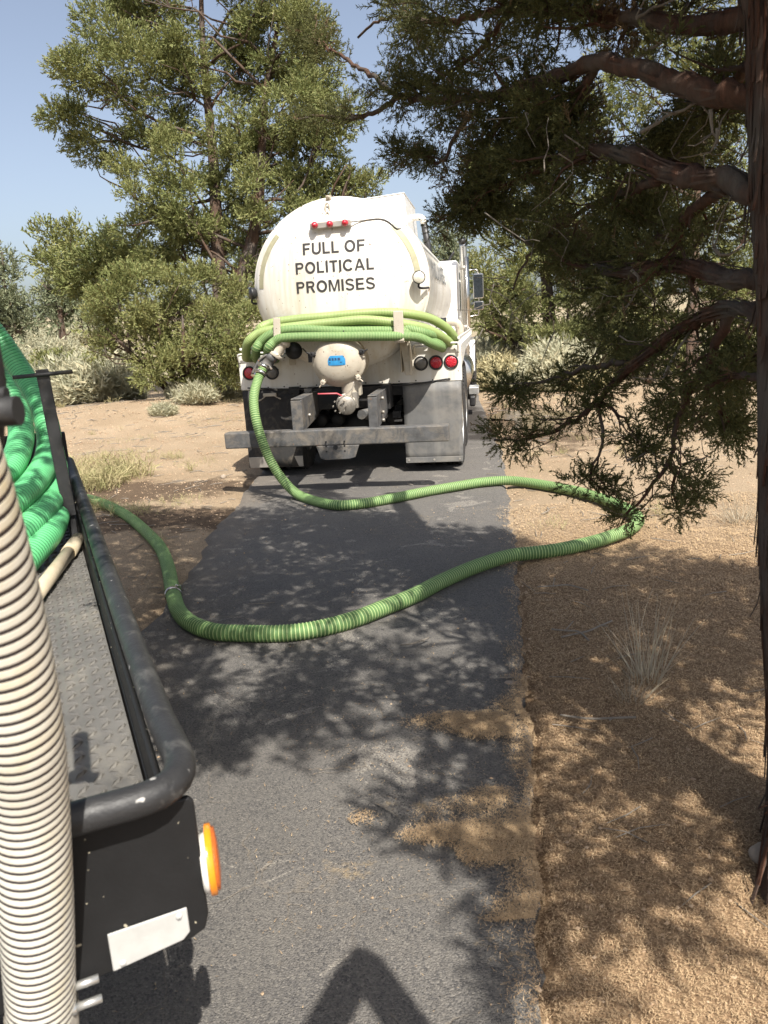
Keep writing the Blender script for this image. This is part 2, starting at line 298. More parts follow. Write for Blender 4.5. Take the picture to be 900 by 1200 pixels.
def m_asphalt():
    m, n, l, b = nt('worn asphalt'); co = coords(n)
    n1 = noise(n, l, co, .7, 6, .65); n2 = noise(n, l, co, 9, 6, .7); n3 = noise(n, l, co, 150, 3, .8)
    vo = n.new('ShaderNodeTexVoronoi'); vo.inputs['Scale'].default_value = 190; l.new(co, vo.inputs['Vector'])
    col = mixc(n, l, ramp(n, l, n1, .3, .7), (.165, .154, .140), (.285, .260, .225))
    col = mixc(n, l, math_(n, l, 'MULTIPLY', ramp(n, l, n2, .45, .75), .6), col, (.235, .21, .175))
    ag = n.new('ShaderNodeSeparateColor'); l.new(vo.outputs['Color'], ag.inputs[0])
    col = mixc(n, l, math_(n, l, 'MULTIPLY', ramp(n, l, ag.outputs[0], .58, .98), .7), col, (.40, .365, .31))
    col = mixc(n, l, math_(n, l, 'MULTIPLY', ramp(n, l, ag.outputs[1], .62, .95), .75), col, (.045, .044, .045))
    n4 = noise(n, l, co, 2.2, 7, .72, .8); col = mixc(n, l, math_(n, l, 'MULTIPLY', ramp(n, l, n4, .46, .72), .34), col, (.30, .272, .228)); col = mixc(n, l, math_(n, l, 'MULTIPLY', ramp(n, l, n4, .40, .30), .5), col, (.055, .055, .058))
    # fine sand filled cracks
    wp = n.new('ShaderNodeMix'); wp.data_type = 'VECTOR'; wp.inputs[0].default_value = .2; l.new(co, wp.inputs[4])
    nz = n.new('ShaderNodeTexNoise'); nz.inputs['Scale'].default_value = 4; nz.inputs['Detail'].default_value = 6; l.new(co, nz.inputs['Vector']); l.new(nz.outputs['Color'], wp.inputs[5])
    vc = n.new('ShaderNodeTexVoronoi'); vc.feature = 'DISTANCE_TO_EDGE'; vc.inputs['Scale'].default_value = 4.2; l.new(wp.outputs[1], vc.inputs['Vector'])
    ck = ramp(n, l, vc.outputs['Distance'], .004, .013, (1, 1, 1), (0, 0, 0)); ck = math_(n, l, 'MULTIPLY', ck, ramp(n, l, noise(n, l, co, 1.3, 4), .45, .62))
    col = mixc(n, l, math_(n, l, 'MULTIPLY', ck, .42), col, (.30, .24, .165))
    # tyre polished and dusty left side, tan dust thrown over from the verge
    sx = n.new('ShaderNodeSeparateXYZ'); l.new(co, sx.inputs[0])
    dl = math_(n, l, 'ADD', sx.outputs[0], math_(n, l, 'MULTIPLY', math_(n, l, 'SUBTRACT', noise(n, l, co, 1.4, 7, .7), .5), 1.6))
    dust = ramp(n, l, math_(n, l, 'ADD', math_(n, l, 'MULTIPLY', dl, .4), 1.0), .28, .62, (1, 1, 1), (0, 0, 0))
    col = mixc(n, l, math_(n, l, 'MULTIPLY', dust, .45), col, (.26, .205, .145))
    mu = ramp(n, l, noise(n, l, co, 3.3, 7, .75), .60, .70); mp = n.new('ShaderNodeMapping'); mp.inputs['Location'].default_value = (-.15/.55, -1.9/1.0, 0); mp.inputs['Scale'].default_value = (1/.55, 1/1.0, 0); l.new(co, mp.inputs[0])
    ln = n.new('ShaderNodeVectorMath'); ln.operation = 'LENGTH'; l.new(mp.outputs[0], ln.inputs[0])
    mu = math_(n, l, 'MULTIPLY', mu, ramp(n, l, ln.outputs['Value'], .6, 1.2, (1, 1, 1), (0, 0, 0)))
    col = mixc(n, l, math_(n, l, 'MULTIPLY', mu, .8), col, (.40, .30, .17))
    # dried pale drip line beside the hose clamp
    mp = n.new('ShaderNodeMapping'); mp.inputs['Rotation'].default_value = (0, 0, -.12); mp.inputs['Location'].default_value = (.95/.40, -4.62/.035, 0); mp.inputs['Scale'].default_value = (1/.40, 1/.035, 0); mp.vector_type = 'POINT'
    l.new(co, mp.inputs[0]); ln = n.new('ShaderNodeVectorMath'); ln.operation = 'LENGTH'; l.new(mp.outputs[0], ln.inputs[0])
    st = math_(n, l, 'ADD', ln.outputs['Value'], math_(n, l, 'MULTIPLY', math_(n, l, 'SUBTRACT', noise(n, l, co, 14, 5), .5), 1.6))
    col = mixc(n, l, math_(n, l, 'MULTIPLY', ramp(n, l, st, .5, 1.1, (1, 1, 1), (0, 0, 0)), .55), col, (.42, .40, .36))
    # wet patch beside the far wheels
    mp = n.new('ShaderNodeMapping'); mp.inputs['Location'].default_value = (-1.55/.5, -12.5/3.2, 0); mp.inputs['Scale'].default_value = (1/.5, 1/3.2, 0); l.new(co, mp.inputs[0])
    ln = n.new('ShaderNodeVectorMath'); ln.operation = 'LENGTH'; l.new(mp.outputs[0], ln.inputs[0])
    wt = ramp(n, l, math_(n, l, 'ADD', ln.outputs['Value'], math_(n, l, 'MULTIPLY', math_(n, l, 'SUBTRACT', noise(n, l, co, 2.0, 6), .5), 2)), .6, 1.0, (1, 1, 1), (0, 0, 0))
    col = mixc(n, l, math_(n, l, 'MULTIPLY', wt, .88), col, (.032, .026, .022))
    l.new(col, b.inputs['Base Color']); b.inputs['Roughness'].default_value = .9; b.inputs['Specular IOR Level'].default_value = .3
    h = math_(n, l, 'SUBTRACT', math_(n, l, 'ADD', n3, math_(n, l, 'MULTIPLY', vo.outputs['Distance'], -.9)), math_(n, l, 'MULTIPLY', ck, .8)); bump(n, l, b, h, .8, .008); return m

# ------------------------------------------------------------------ ground and driveway
def build_ground():
    def axis(lo, hi, n, p, c): u = np.linspace(-1, 1, n); q = np.sign(u)*np.abs(u)**p; return np.where(q < 0, c-(c-lo)*-q, c+(hi-c)*q)
    xs = axis(-500, 500, 420, 3.6, .2); ys = axis(-60, 900, 420, 3.6, 5.0)
    X, Y = np.meshgrid(xs, ys, indexing='ij'); Z = gz(X, Y); V = np.stack([X, Y, Z], -1).reshape(-1, 3)
    i, j = np.meshgrid(np.arange(419), np.arange(419), indexing='ij'); a = (i*420+j).ravel()
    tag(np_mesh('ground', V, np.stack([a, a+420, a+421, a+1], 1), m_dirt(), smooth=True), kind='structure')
    ys = np.concatenate([np.arange(-12, 1, .25), np.arange(1, 14, .06), np.arange(14, 60, .4)]); nc = 44
    l, r = e_left(ys), e_right(ys); t = np.linspace(0, 1, nc); X = l[:, None]+(r-l)[:, None]*t; Y = np.repeat(ys[:, None], nc, 1)
    Z = .006+.012*np.sin(np.pi*t)[None]*1.0+.010*(vnoise(X*2.2, Y*2.2, 4)-.5)+.006*(vnoise(X*9, Y*9, 6)-.5)+smooth(24, 60, Y)*0+np.where(Y > 22, gz(X*0+60, Y)*0, 0)
    far = smooth(18, 26, Y); Z = Z*(1-far)+(gz(X, Y)+.05)*far
    Z[:, 0] = -.05; Z[:, -1] = -.05
    X[:, 0] -= .01; X[:, -1] += .012
    V = np.stack([X, Y, Z], -1).reshape(-1, 3); n = len(ys); i, j = np.meshgrid(np.arange(n-1), np.arange(nc-1), indexing='ij'); a = (i*nc+j).ravel()
    tag(np_mesh('driveway', V, np.stack([a, a+1, a+nc+1, a+nc], 1), m_asphalt(), smooth=True), kind='structure')
build_ground()
def road_z(x, y): return .006+.010+.0*x

# ------------------------------------------------------------------ hoses
def hose(path, r, pitch, mats, name, parent=None, n=14, depth=.07, duty=(1, 0, 0, 0)):
    k = len(duty); P = spline(path, pitch/k); pat = [1 if (duty[i] or duty[i-1]) else 1-depth for i in range(k)]
    if k == 4: pat = [1, 1, 1-depth, 1-depth]
    rr = np.array([r*pat[i % k] for i in range(len(P))])
    b = MB().tube(P, rr, n, lambda i: 0 if duty[i % k] else 1)
    return b.build(name, mats, parent, fix=False)
def clamp_ring(p, d, r, parent, name='hose_clamp'):
    d = Vector(d).normalized(); p = Vector(p); b = MB()
    prof = [(r*1.0, -.018), (r*1.09, -.018), (r*1.09, .018), (r*1.0, .018)]
    b.lathe(prof, p, d, 24); s = d.orthogonal().normalized()
    b.box(p+s*r*1.2, (.03, .03, .03)); b.cyl(p+s*r*1.2-d.cross(s)*.03, p+s*r*1.2+d.cross(s)*.03, .007, 8)
    return b.build(name, M['chrome'], parent)

# ------------------------------------------------------------------ the pumper truck
TX, TY, TYAW = -.299, 8.508, .1475
def TW(x, y, z): c, s = math.cos(TYAW), math.sin(TYAW); return np.array([TX+x*c+y*s, TY-x*s+y*c, z])
def tplane(u, v, yl):
    d = ray(u, v); c, s = math.cos(TYAW), math.sin(TYAW)
    f = lambda P: np.array([(P[0]-TX)*c-(P[1]-TY)*s, (P[0]-TX)*s+(P[1]-TY)*c, P[2]])
    a = f(np.array([0, 0, EYE])); b = f(np.array([0, 0, EYE])+d); return a+(b-a)*((yl-a[1])/(b[1]-a[1]))
TA, TB, TZ, HD = .925, .865, 2.055, .27          # tank half width, half height, centre, head depth
def head_y(x, z):
    q = min(1, math.sqrt((x/TA)**2+((z-TZ)/TB)**2)); return -.10-HD*(1-q**2.6)**.62
def ribbon(pts, w, closed=False):
    P = np.array(pts, float); n = len(P)
    if closed: T = np.roll(P, -1, 0)-np.roll(P, 1, 0)
    else: T = np.gradient(P, axis=0)
    T /= np.linalg.norm(T, axis=1)[:, None]; N = np.stack([-T[:, 1], T[:, 0]], 1); A, B = P+N*w/2, P-N*w/2
    return [[tuple(A[i]), tuple(B[i]), tuple(B[(i+1) % n]), tuple(A[(i+1) % n])] for i in range(n if closed else n-1)]
def arcp(cx, cy, rx, ry, a0, a1, k=14): return [(cx+rx*math.cos(rad(a)), cy+ry*math.sin(rad(a))) for a in np.linspace(a0, a1, k)]
def glyph(c):
    """plain grotesque capitals: polygons and advance width, cap height 1"""
    s, t = .175, .15
    if c == 'I': return [[(0, 0), (s, 0), (s, 1), (0, 1)]], s
    if c == 'L': return [[(0, 0), (.56, 0), (.56, t), (s, t), (s, 1), (0, 1)]], .56
    if c == 'T': return [[(.23, 0), (.23+s, 0), (.23+s, 1-t), (.61, 1-t), (.61, 1), (0, 1), (0, 1-t), (.23, 1-t)]], .61
    if c == 'F': return [[(0, 0), (s, 0), (s, .43), (.54, .43), (.54, .43+t), (s, .43+t), (s, 1-t), (.59, 1-t), (.59, 1), (0, 1)]], .59
    if c == 'E': return [[(0, 0), (.63, 0), (.63, t), (s, t), (s, .44), (.58, .44), (.58, .44+t), (s, .44+t), (s, 1-t), (.61, 1-t), (.61, 1), (0, 1)]], .63
    if c == 'H': return [[(0, 0), (s, 0), (s, .44), (.55, .44), (.55, 0), (.70, 0), (.70, 1), (.55, 1), (.55, .44+t), (s, .44+t), (s, 1), (0, 1)]], .70
    if c == 'M': return [[(0, 0), (.14, 0), (.14, .78), (.36, 0), (.49, 0), (.71, .78), (.71, 0), (.85, 0), (.85, 1), (.645, 1), (.425, .22), (.205, 1), (0, 1)]], .85
    if c == 'A': return [[(0, 0), (.16, 0), (.395, .80), (.395, 1), (.31, 1)], [(.79, 0), (.48, 1), (.395, 1), (.395, .80), (.63, 0)], [(.2246, .22), (.5654, .22), (.5272, .35), (.2628, .35)]], .79
    if c == 'U': return ribbon([(s/2, 1), (s/2, .60)]+arcp(.35, .36, .275, .30, 180, 360)+[(.625, .60), (.625, 1)], s), .70
    if c == 'O': return ribbon(arcp(.40, .5, .325, .435, 0, 350, 36), s, True), .80
    if c == 'C': return ribbon(arcp(.40, .5, .325, .435, 38, 322, 30), s), .75
    if c == 'G': return ribbon(arcp(.40, .5, .325, .435, 40, 325, 30), s)+[[(.45, .38), (.76, .38), (.76, .02), (.64, .02), (.64, .25), (.62, .25), (.62, .50), (.45, .50)]], .78
    if c in 'PR':
        o = [[(0, 0), (s, 0), (s, 1), (0, 1)]]+ribbon([(s, 1-t/2), (.25, 1-t/2), (.36, 1-t/2)]+arcp(.38, .72, .20, .2125, 85, -85, 12)+[(.36, .44+t/2), (.25, .44+t/2), (s, .44+t/2)], t)
        if c == 'R': o.append([(.33, .44), (.49, .44), (.68, 0), (.51, 0)])
        return o, .655 if c == 'P' else .69
    if c == 'S': return ribbon(arcp(.34, .735, .255, .205, 15, 250, 18)+[(.36, .50)]+arcp(.33, .275, .27, .215, 72, -165, 18), .142), .67
    return [], .3
def build_truck():
    t = empty('pumper_truck', (TX, TY, 0), 'white pumper tank truck parked ahead on the driveway, green hose coiled on its rear hooks', 'truck', rz=-TYAW)
    # tank shell and dished rear head
    b = MB(); n = 72; L0, L1 = -.10, 4.7
    prof = [(q, L0-HD*(1-q**2.6)**.62) for q in [0.001, .1, .2, .3, .4, .5, .6, .7, .78, .85, .9, .94, .97, .99, 1.0]]+[(1.012, L0), (1.012, L0+.06), (1, L0+.065), (1, 2.3), (1, L1), (.9, L1+.15), (.6, L1+.26), (.001, L1+.3)]
    b.lathe(prof, (0, 0, TZ), (0, 1, 0), n, sx=TA, sz=TB); tank = b.build('tank', M['white'], t)
    # lettering on the head
    def text(s, cx, cz, w, hgt, fy, mat, name):
        let, x = [], 0
        for ch in s:
            if ch == ' ': x += .32; continue
            pl, wd = glyph(ch); let.append([[(px+x, py) for px, py in q] for q in pl]); x += wd+.13
        x -= .13
        for polys in let:
            bm = bmesh.new()
            for q in polys: bm.faces.new([bm.verts.new((px, py, 0)) for px, py in q])
            bm.normal_update(); bmesh.ops.triangulate(bm, faces=bm.faces)
            for _ in range(2): bmesh.ops.subdivide_edges(bm, edges=[e for e in bm.edges if e.calc_length() > .3], cuts=1); bm.normal_update(); bmesh.ops.triangulate(bm, faces=[f for f in bm.faces if len(f.verts) > 3])
            for v in bm.verts: v.co = fy(cx+(v.co.x/x-.5)*w, cz+(v.co.y-.5)*hgt)
            bmesh.ops.remove_doubles(bm, verts=bm.verts, dist=.0004)
            bmesh.ops.recalc_face_normals(bm, faces=bm.faces); me = bpy.data.meshes.new(name); bm.to_mesh(me); bm.free(); me.materials.append(mat); o = bpy.data.objects.new(name, me); C.objects.link(o); o.parent = t
    fh = lambda x, z: Vector((x, head_y(x, z)-.0045, z))
    text('FULL OF', -.005, 2.42, .64, .112, fh, M['letter'], 'letter')
    text('POLITICAL', -.008, 2.236, .81, .110, fh, M['letter'], 'letter')
    text('PROMISES', -.010, 2.048, .815, .112, fh, M['letter'], 'letter')
    def side(y, z): q = (z-TZ)/TB; return Vector((TA*math.sqrt(max(0, 1-q*q))*1.006+.004, y, z))
    # faded business lettering on the flank (only its tall grey capitals can be made out)
    text('HUGUMEIE', 1.75, 2.22, 2.5, .21, side, M['faded'], 'flank_letter')
    b = MB()
    ys = np.linspace(.5, 2.9, 14)
    for i in range(13):
        q = [side(ys[i], 2.42), side(ys[i+1], 2.42), side(ys[i+1], 2.445), side(ys[i], 2.445)]; b.add(q, [(0, 1, 2, 3)])
    b.build('flank_stripe', M['faded'], t)
    # reflective tape arcs
    def arc(a0, a1):
        b = MB(); k = 18; vs = []
        for i in range(k+1):
            a = a0+(a1-a0)*i/k
            for q in (.865, .925):
                x, z = TA*q*math.cos(a), TZ+TB*q*math.sin(a); vs.append((x, head_y(x, z)-.005, z))
        b.add(vs, [(2*i, 2*i+1, 2*i+3, 2*i+2) for i in range(k)]); b.build('reflective_tape', M['tape'], t)
    arc(rad(45), rad(3)); arc(rad(137), rad(179))
    # marker bar
    hy = head_y(0, 2.63); bar = MB().box((-.02, hy-.035, 2.635), (.42, .05, .062), rot=(0, rad(-1), 0)).build('marker_bar', M['strip'], t, .008)
    for x in (-.177, -.022, .133):
        MB().lathe([(.034, 0), (.034, .012), (.028, .032), (.012, .044), (.0005, .047)], (x, hy-.058, 2.637), (0, -1, 0), 16).build('marker_lamp', M['red'], bar)
    w = [(.19, hy-.03, 2.645)]+[(x, head_y(x, z)-.012, z) for x, z in ((.28, 2.655), (.42, 2.668), (.50, 2.66), (.57, 2.62), (.64, 2.56))]+[(.72, -.1, 2.6)]
    MB().tube(spline(w, .03), .006, 6).build('wire', M['steel'], t)
    # lifting eye with chain link
    b = MB(); a = np.linspace(0, 2*math.pi, 18)
    b.tube([(-.06+.022*math.cos(q), -.24, 2.80+.055*math.sin(q)) for q in a], .011, 8, cap=False); b.tube([(-.06+.020*math.cos(q), -.15-.03*math.sin(q), 2.89+.035*math.sin(q)) for q in a], .011, 8, cap=False)
    b.tube([(-.06, -.22, 2.76+.018*math.sin(q)) if False else (-.06+.016*math.cos(q), -.262, 2.735+.03*math.sin(q)) for q in a], .008, 8, cap=False)
    b.box((-.06, -.13, 2.91), (.05, .06, .06)); b.build('lifting_eye', M['cream'], t)
    # work lamps
    def worklamp(x, y, z, tilt, lens):
        lp = MB().lathe([(.001, .07), (.03, .068), (.055, .045), (.064, .01), (.066, -.004), (.058, -.008)], (x, y, z), (tilt, 1, 0), 24).build('work_lamp', M['black'], t)
        MB().lathe([(.060, -.003), (.045, -.012), (.0005, -.018)], (x, y, z), (tilt, 1, 0), 24).build('lens', lens, lp)
        b = MB().tube(spline([(x, y+.05, z-.03), (x-.01, y+.04, z-.09), (x+.02, y+.06, z-.105), (x+.08*(1 if x > 0 else .4), y+.18, z-.10)], .02), .012, 8); b.build('bracket', M['chassis'], lp)
    worklamp(.843, -.33, 2.075, -.15, M['clearlens']); worklamp(-.965, -.16, 2.03, 1.6, M['black'])
    # light panel across the rear
    b = MB(); b.box((0, .012, 1.19), (2.46, .024, .37)); b.box((-1.222, .10, 1.19), (.012, .18, .37)); b.box((1.222, .10, 1.19), (.012, .18, .37)); b.box((0, .09, 1.008), (2.43, .14, .012))
    pan = b.build('light_panel', M['white'], t, .004)
    for x, z, mt in ((-1.115, 1.19, 'red'), (-.858, 1.185, 'dimlens'), (.796, 1.205, 'dimlens'), (.958, 1.205, 'red'), (1.12, 1.205, 'red')):
        lamp = MB().lathe([(.078, .0), (.078, -.008), (.070, -.014), (.062, -.008), (.060, .004)], (x, -.001, z), (0, 1, 0), 28).build('tail_lamp', M['black'], t)
        MB().lathe([(.060, -.004), (.055, -.010), (.035, -.014), (.0005, -.016)], (x, -.001, z), (0, 1, 0), 28).build('lens', M[mt], lamp)
        if mt == 'red' and x > 0:
            q = MB()
            for k in range(19):
                rr = .022*math.sqrt(k/2.2); a = k*2.4; q.lathe([(.006, 0), (.004, .004), (.0005, .005)], (x+rr*math.cos(a)*.8, -.015, z+rr*math.sin(a)*.8), (0, -1, 0), 6)
            tag(q.build('lamp_dot', M['red'], lamp), kind='stuff')
    b = MB()
    for x in np.linspace(-1.1, 1.1, 13): b.cyl((x, -.004, 1.025), (x, .002, 1.025), .008, 8)
    for x in (-1.0, -.7, .72, 1.16): b.cyl((x, -.004, 1.34), (x, .002, 1.34), .007, 8)
    tag(b.build('bolt', M['chassis'], t), kind='stuff')
    for x0, x1 in ((-1.21, -.90), (.735, 1.20)):
        MB().tube(spline([(x0, -.02, 1.30), (x0, -.05, 1.38), (x0+.03, -.055, 1.40), (x1-.03, -.055, 1.405), (x1, -.05, 1.385), (x1, -.02, 1.30)], .02), .011, 8).build('grab_rail', M['white'], t)
    # seam bracket and number plate lamp hanging below the panel
    b = MB().box((-.90, -.01, .945), (.15, .05, .035)); b.tube([(-.95, -.02, .93), (-1.0, -.03, .895)], .006, 6); b.tube([(-.85, -.02, .93), (-.80, -.03, .905)], .006, 6); b.tube([(-.9, 0, .96), (-.9, 0, 1.01)], .006, 6); b.tube([(-1.0, -.03, .895), (-1.03, -.03, .885)], .009, 6); b.tube([(-.8, -.03, .905), (-.775, -.03, .895)], .009, 6)
    b.build('plate_lamp', M['cream'], t, .006)
    b = MB().box((-.62, .0, .985), (.12, .04, .07)); b.box((-.60, .01, .94), (.06, .03, .05)); b.build('hanger_bracket', M['chassis'], t, .004)
    # rear manway with clamps
    o = (.008, -.30, 1.295)
    b = MB().lathe([(.26, -.12), (.26, .20), (.275, .20), (.275, .225), (.262, .225), (.262, .235), (.275, .235), (.275, .26), (.255, .262), (.24, .30), (.19, .335), (.11, .355), (.0005, .362)], o, (0, -1, 0), 40, sz=.93); man = b.build('manway', M['cream'], t)
    for a in (rad(-42), rad(-128), rad(20), rad(160), rad(75)):
        c = Vector((o[0]+.285*math.cos(a), -.545, o[2]+.265*math.sin(a))); u = Vector((math.cos(a), 0, math.sin(a)))
        b = MB().cyl(c-u*.02+Vector((0, .09, 0)), c-u*.02-Vector((0, .08, 0)), .011, 8); b.box(c-Vector((0, .045, 0))-u*.035, (.05, .02, .05), rot=(0, -a, 0)); b.lathe([(.012, 0), (.028, .0), (.028, .022), (.012, .022)], c-Vector((0, .055, 0))-u*.012, (0, -1, 0), 6)
        b.tube([c-Vector((0, .06, 0))-u*.05, c-Vector((0, .07, 0))+u*.05], .008, 6); b.build('wing_clamp', M['cream'] if math.sin(a) < 0 else M['chassis'], man, .003)
    b = MB()
    def my(x, z): q = min(1, math.hypot((x-o[0])/.262, (z-o[2])/.244)); return -.30-.235-.127*(1-q**2.2)**.75
    k = 10; vs = [(x, my(x, z)-.004, z) for z in np.linspace(1.262, 1.358, k) for x in np.linspace(-.095, .097, k)]
    b.add(vs, [(i*k+j, i*k+j+1, (i+1)*k+j+1, (i+1)*k+j) for i in range(k-1) for j in range(k-1)]); dec = b.build('decal', M['sticker'], man)
    b = MB()
    for (x0, x1, z0, z1) in ((-.083, .085, 1.344, 1.352), (-.083, .085, 1.268, 1.274), (-.07, -.05, 1.312, 1.336), (-.04, -.02, 1.312, 1.336), (-.01, .01, 1.312, 1.336), (.02, .045, 1.312, 1.336), (-.07, .06, 1.288, 1.296)):
        b.add([(x, my(x, z)-.006, z) for x, z in ((x0, z0), (x1, z0), (x1, z1), (x0, z1))], [(0, 1, 2, 3)])
    tag(b.build('decal_print', M['sticker_ink'], dec), kind='stuff')
    # sump pipe and lever valve
    b = MB().lathe([(.10, .25), (.10, .05), (.085, 0), (.085, -.16)], (.10, -.50, 1.07), (0, 0, 1), 20); b.box((.10, -.40, 1.0), (.2, .12, .14)); b.build('sump_pipe', M['cream'], t, .01)
    v = MB().lathe([(.001, -.19), (.085, -.19), (.095, -.18), (.095, -.12), (.075, -.115), (.075, -.05), (.10, -.05), (.10, -.02), (.07, -.02), (.07, .12), (.001, .12)], (.045, -.52, .875), (-.25, 1, .1), 24).build('drain_valve', M['cast'], t)
    b = MB()
    for q in range(8): a = q*math.pi/4; b.cyl((.02+.066*math.cos(a), -.715, .862+.066*math.sin(a)), (.02+.066*math.cos(a), -.735, .86+.066*math.sin(a)), .009, 6)
    b.tube([(.02, -.715, .865), (.06, -.74, .90)], .006, 6); b.tube([(.13, -.55, .97), (.15, -.60, .86), (.12, -.64, .80)], .022, 8); b.box((.16, -.56, .9), (.05, .06, .16)); tag(b.build('valve_cap_lugs', M['cast'], v), kind='stuff')
    MB().tube([(-.21, -.66, .985), (-.02, -.62, .978), (.05, -.56, .93)], .0085, 8).build('valve_rod', M['redrod'], v)
    MB().tube(spline([(.165, -.63, 1.09), (.14, -.63, 1.02), (.05, -.63, .955), (-.01, -.66, .93)], .02), .004, 6).build('chain', M['strip'], v)
    # hose hooks
    b = MB().box((.645, -.60, 1.61), (.098, .022, .29), rot=(rad(-3), 0, 0)); b.box((.645, -.32, 1.46), (.098, .57, .02)); b.prism([(.60, 1.45), (.70, 1.45), (.715, 1.10), (.645, 1.10)], 'y', -.20, -.17); b.box((.606, -.1, 1.3), (.012, .22, .34)); b.box((.70, -.1, 1.3), (.012, .22, .34)); b.build('hose_hook', M['cream'], t, .006)
    b = MB().box((-.595, -.60, 1.63), (.072, .022, .26), rot=(rad(-3), rad(3), 0)); b.box((-.595, -.32, 1.49), (.072, .57, .02)); b.box((-.595, -.08, 1.38), (.072, .02, .24)); b.build('hose_hook', M['cream'], t, .006)
    # left outlet valve and coupler
    b = MB().lathe([(.001, .12), (.06, .12), (.075, .1), (.075, .07), (.055, .06), (.055, -.05), (.085, -.05), (.085, -.085), (.06, -.085)], (-.60, -.58, 1.45), (.62, .15, .78), 20)
    for q in range(4): a = q*math.pi/2+.4; b.box((-.635+.07*math.cos(a), -.585+.06*math.sin(a), 1.405+.02*math.sin(a)), (.035, .035, .05), rot=(0, rad(38), a))
    b.build('outlet_valve', M['cream'], t, .006)
    b = MB().lathe([(.062, .0), (.068, .0), (.068, .06), (.062, .065), (.062, .12), (.072, .125), (.072, .155), (.06, .16), (.06, .22)], (-.655, -.60, 1.40), (-.64, -.12, -.76), 20); b.build('coupler', M['steel'], t)
    b = MB().tube(spline([(-.70, -.65, 1.405), (-.78, -.67, 1.36), (-.84, -.68, 1.27), (-.87, -.68, 1.22)], .02), .014, 8); b.tube([(-.70, -.65, 1.30), (-.66, -.69, 1.25)], .013, 8); b.build('cam_lever', M['steel'], t)
    MB().lathe([(.058, 0), (.062, 0), (.062, .09), (.058, .09)], (-.80, -.63, 1.245), (-.55, -.1, -.80), 20).build('coupler_sleeve', M['chrome'], t)
    MB().lathe([(.001, 0), (.08, 0), (.09, .02), (.085, .05), (.001, .06)], (-.50, -.36, 1.42), (.3, -1, 0), 20).build('blank_cap', M['black'], t)
    b = MB().box((-.33, -.33, 1.33), (.05, .05, .08)); b.tube([(-.33, -.36, 1.36), (-.40, -.38, 1.44)], .008, 6); b.build('tank_fitting', M['black'], t, .005)
    # bumper
    b = MB().prism([(-1.125, .505), (1.125, .505), (1.125, .665), (-1.125, .665)], 'y', -1.0, -.86); bum = b.build('bumper', M['steel'], t, .012)
    b = MB().prism([(-.185, .504), (.245, .504), (.20, .385), (.14, .37), (-.10, .365), (-.15, .385)], 'y', -1.018, -.99); hp = b.build('hitch_plate', M['steel'], bum, .004)
    b = MB(); b.cyl((.01, -1.02, .49), (.01, -1.012, .49), .024, 14)
    for x in (-.085, .10):
        for z in (.545, .50, .45): b.cyl((x, -1.020, z), (x, -1.0, z), .009, 8)
    tag(b.build('bolt_hole', M['black'], hp), kind='stuff')
    for x, w in ((-.37, .11), (.39, .09)):
        b = MB().prism([(-.95, .65), (-.86, .65), (-.2, .72), (-.2, .98), (-.86, .97), (-.95, .955)], 'x', x+w/2-.012, x+w/2); b.box((x, -.945, .805), (w, .014, .30)); b.box((x, -.55, .968), (w, .78, .012), rot=(rad(0), 0, 0)); b.build('bumper_gusset', M['steel'], bum, .004)
    b = MB()
    for x, zz in ((.452, .92), (.452, .78), (.45, .70), (-.31, .78)): b.cyl((x-.01, -.7, zz), (x+.02, -.7, zz), .018, 6)
    tag(b.build('gusset_bolt', M['cast'], bum), kind='stuff')
    # chassis, axles, tyres
    b = MB()
    for x in (-.42, .42): b.box((x, 4.1, .88), (.09, 8.6, .26))
    for y in (-.1, .5, 1.6, 3.0, 4.6): b.box((0, y, .88), (.84, .1, .22))
    b.box((0, .12, .93), (2.0, .1, .12)); b.build('chassis_frame', M['chassis'], t, .006)
    for y in (.55, 1.85):
        b = MB(); b.cyl((-1.1, y, .51), (1.1, y, .51), .075, 12); b.lathe([(.001, -.24), (.12, -.2), (.2, -.05), (.2, .05), (.12, .2), (.001, .24)], (0, y, .52), (1, 0, 0), 20)
        for x in (-.5, .5): b.box((x, y, .66), (.09, 1.0, .07)); b.box((x, y, .72), (.08, .7, .05))
        b.build('axle', M['chassis'], t)
    MB().cyl((-1.0, 7.9, .5), (1.0, 7.9, .5), .06, 10).build('axle', M['chassis'], t)
    b = MB().box((.30, -.12, .70), (.22, .20, .1)); b.tube([(.20, -.5, .74), (.36, .4, .70)], .05, 12); b.build('tail_pipe', M['steel'], t)
    b = MB().box((0, 3.2, 1.06), (1.7, 3.2, .06)); b.box((0, .3, 1.02), (2.3, .3, .03)); b.build('sub_deck', M['chassis'], t)
    for y in (.38, 1.68):
        for x in (-.42, -.22, .22, .42): MB().lathe([(.001, -.11), (.06, -.11), (.085, -.06), (.085, .06), (.06, .11), (.001, .11)], (x, y, .62), (0, 1, .25), 16).build('brake_chamber', M['chassis'], t)
    for x in (-.36, -.14, .2, .34):
        MB().tube(spline([(x, -.12, .98), (x+.05, -.02, .80), (x-.04, .1, .70), (x+.02, .36, .66)], .03), .011, 6).build('air_line', M['black'], t)
    b = MB()
    for x in (-.52, .52):
        for k in range(5): b.box((x, .55, .60+.022*k), (.08, 1.15-.18*k, .016))
    tag(b.build('leaf_spring', M['rubber'], t), kind='stuff')
    MB().tube(spline([(-1.15, -.01, 1.03), (-.5, -.03, .99), (.2, -.02, 1.0), (.62, -.03, .985), (1.1, -.01, 1.03)], .04), .008, 6).build('wiring_loom', M['black'], t)
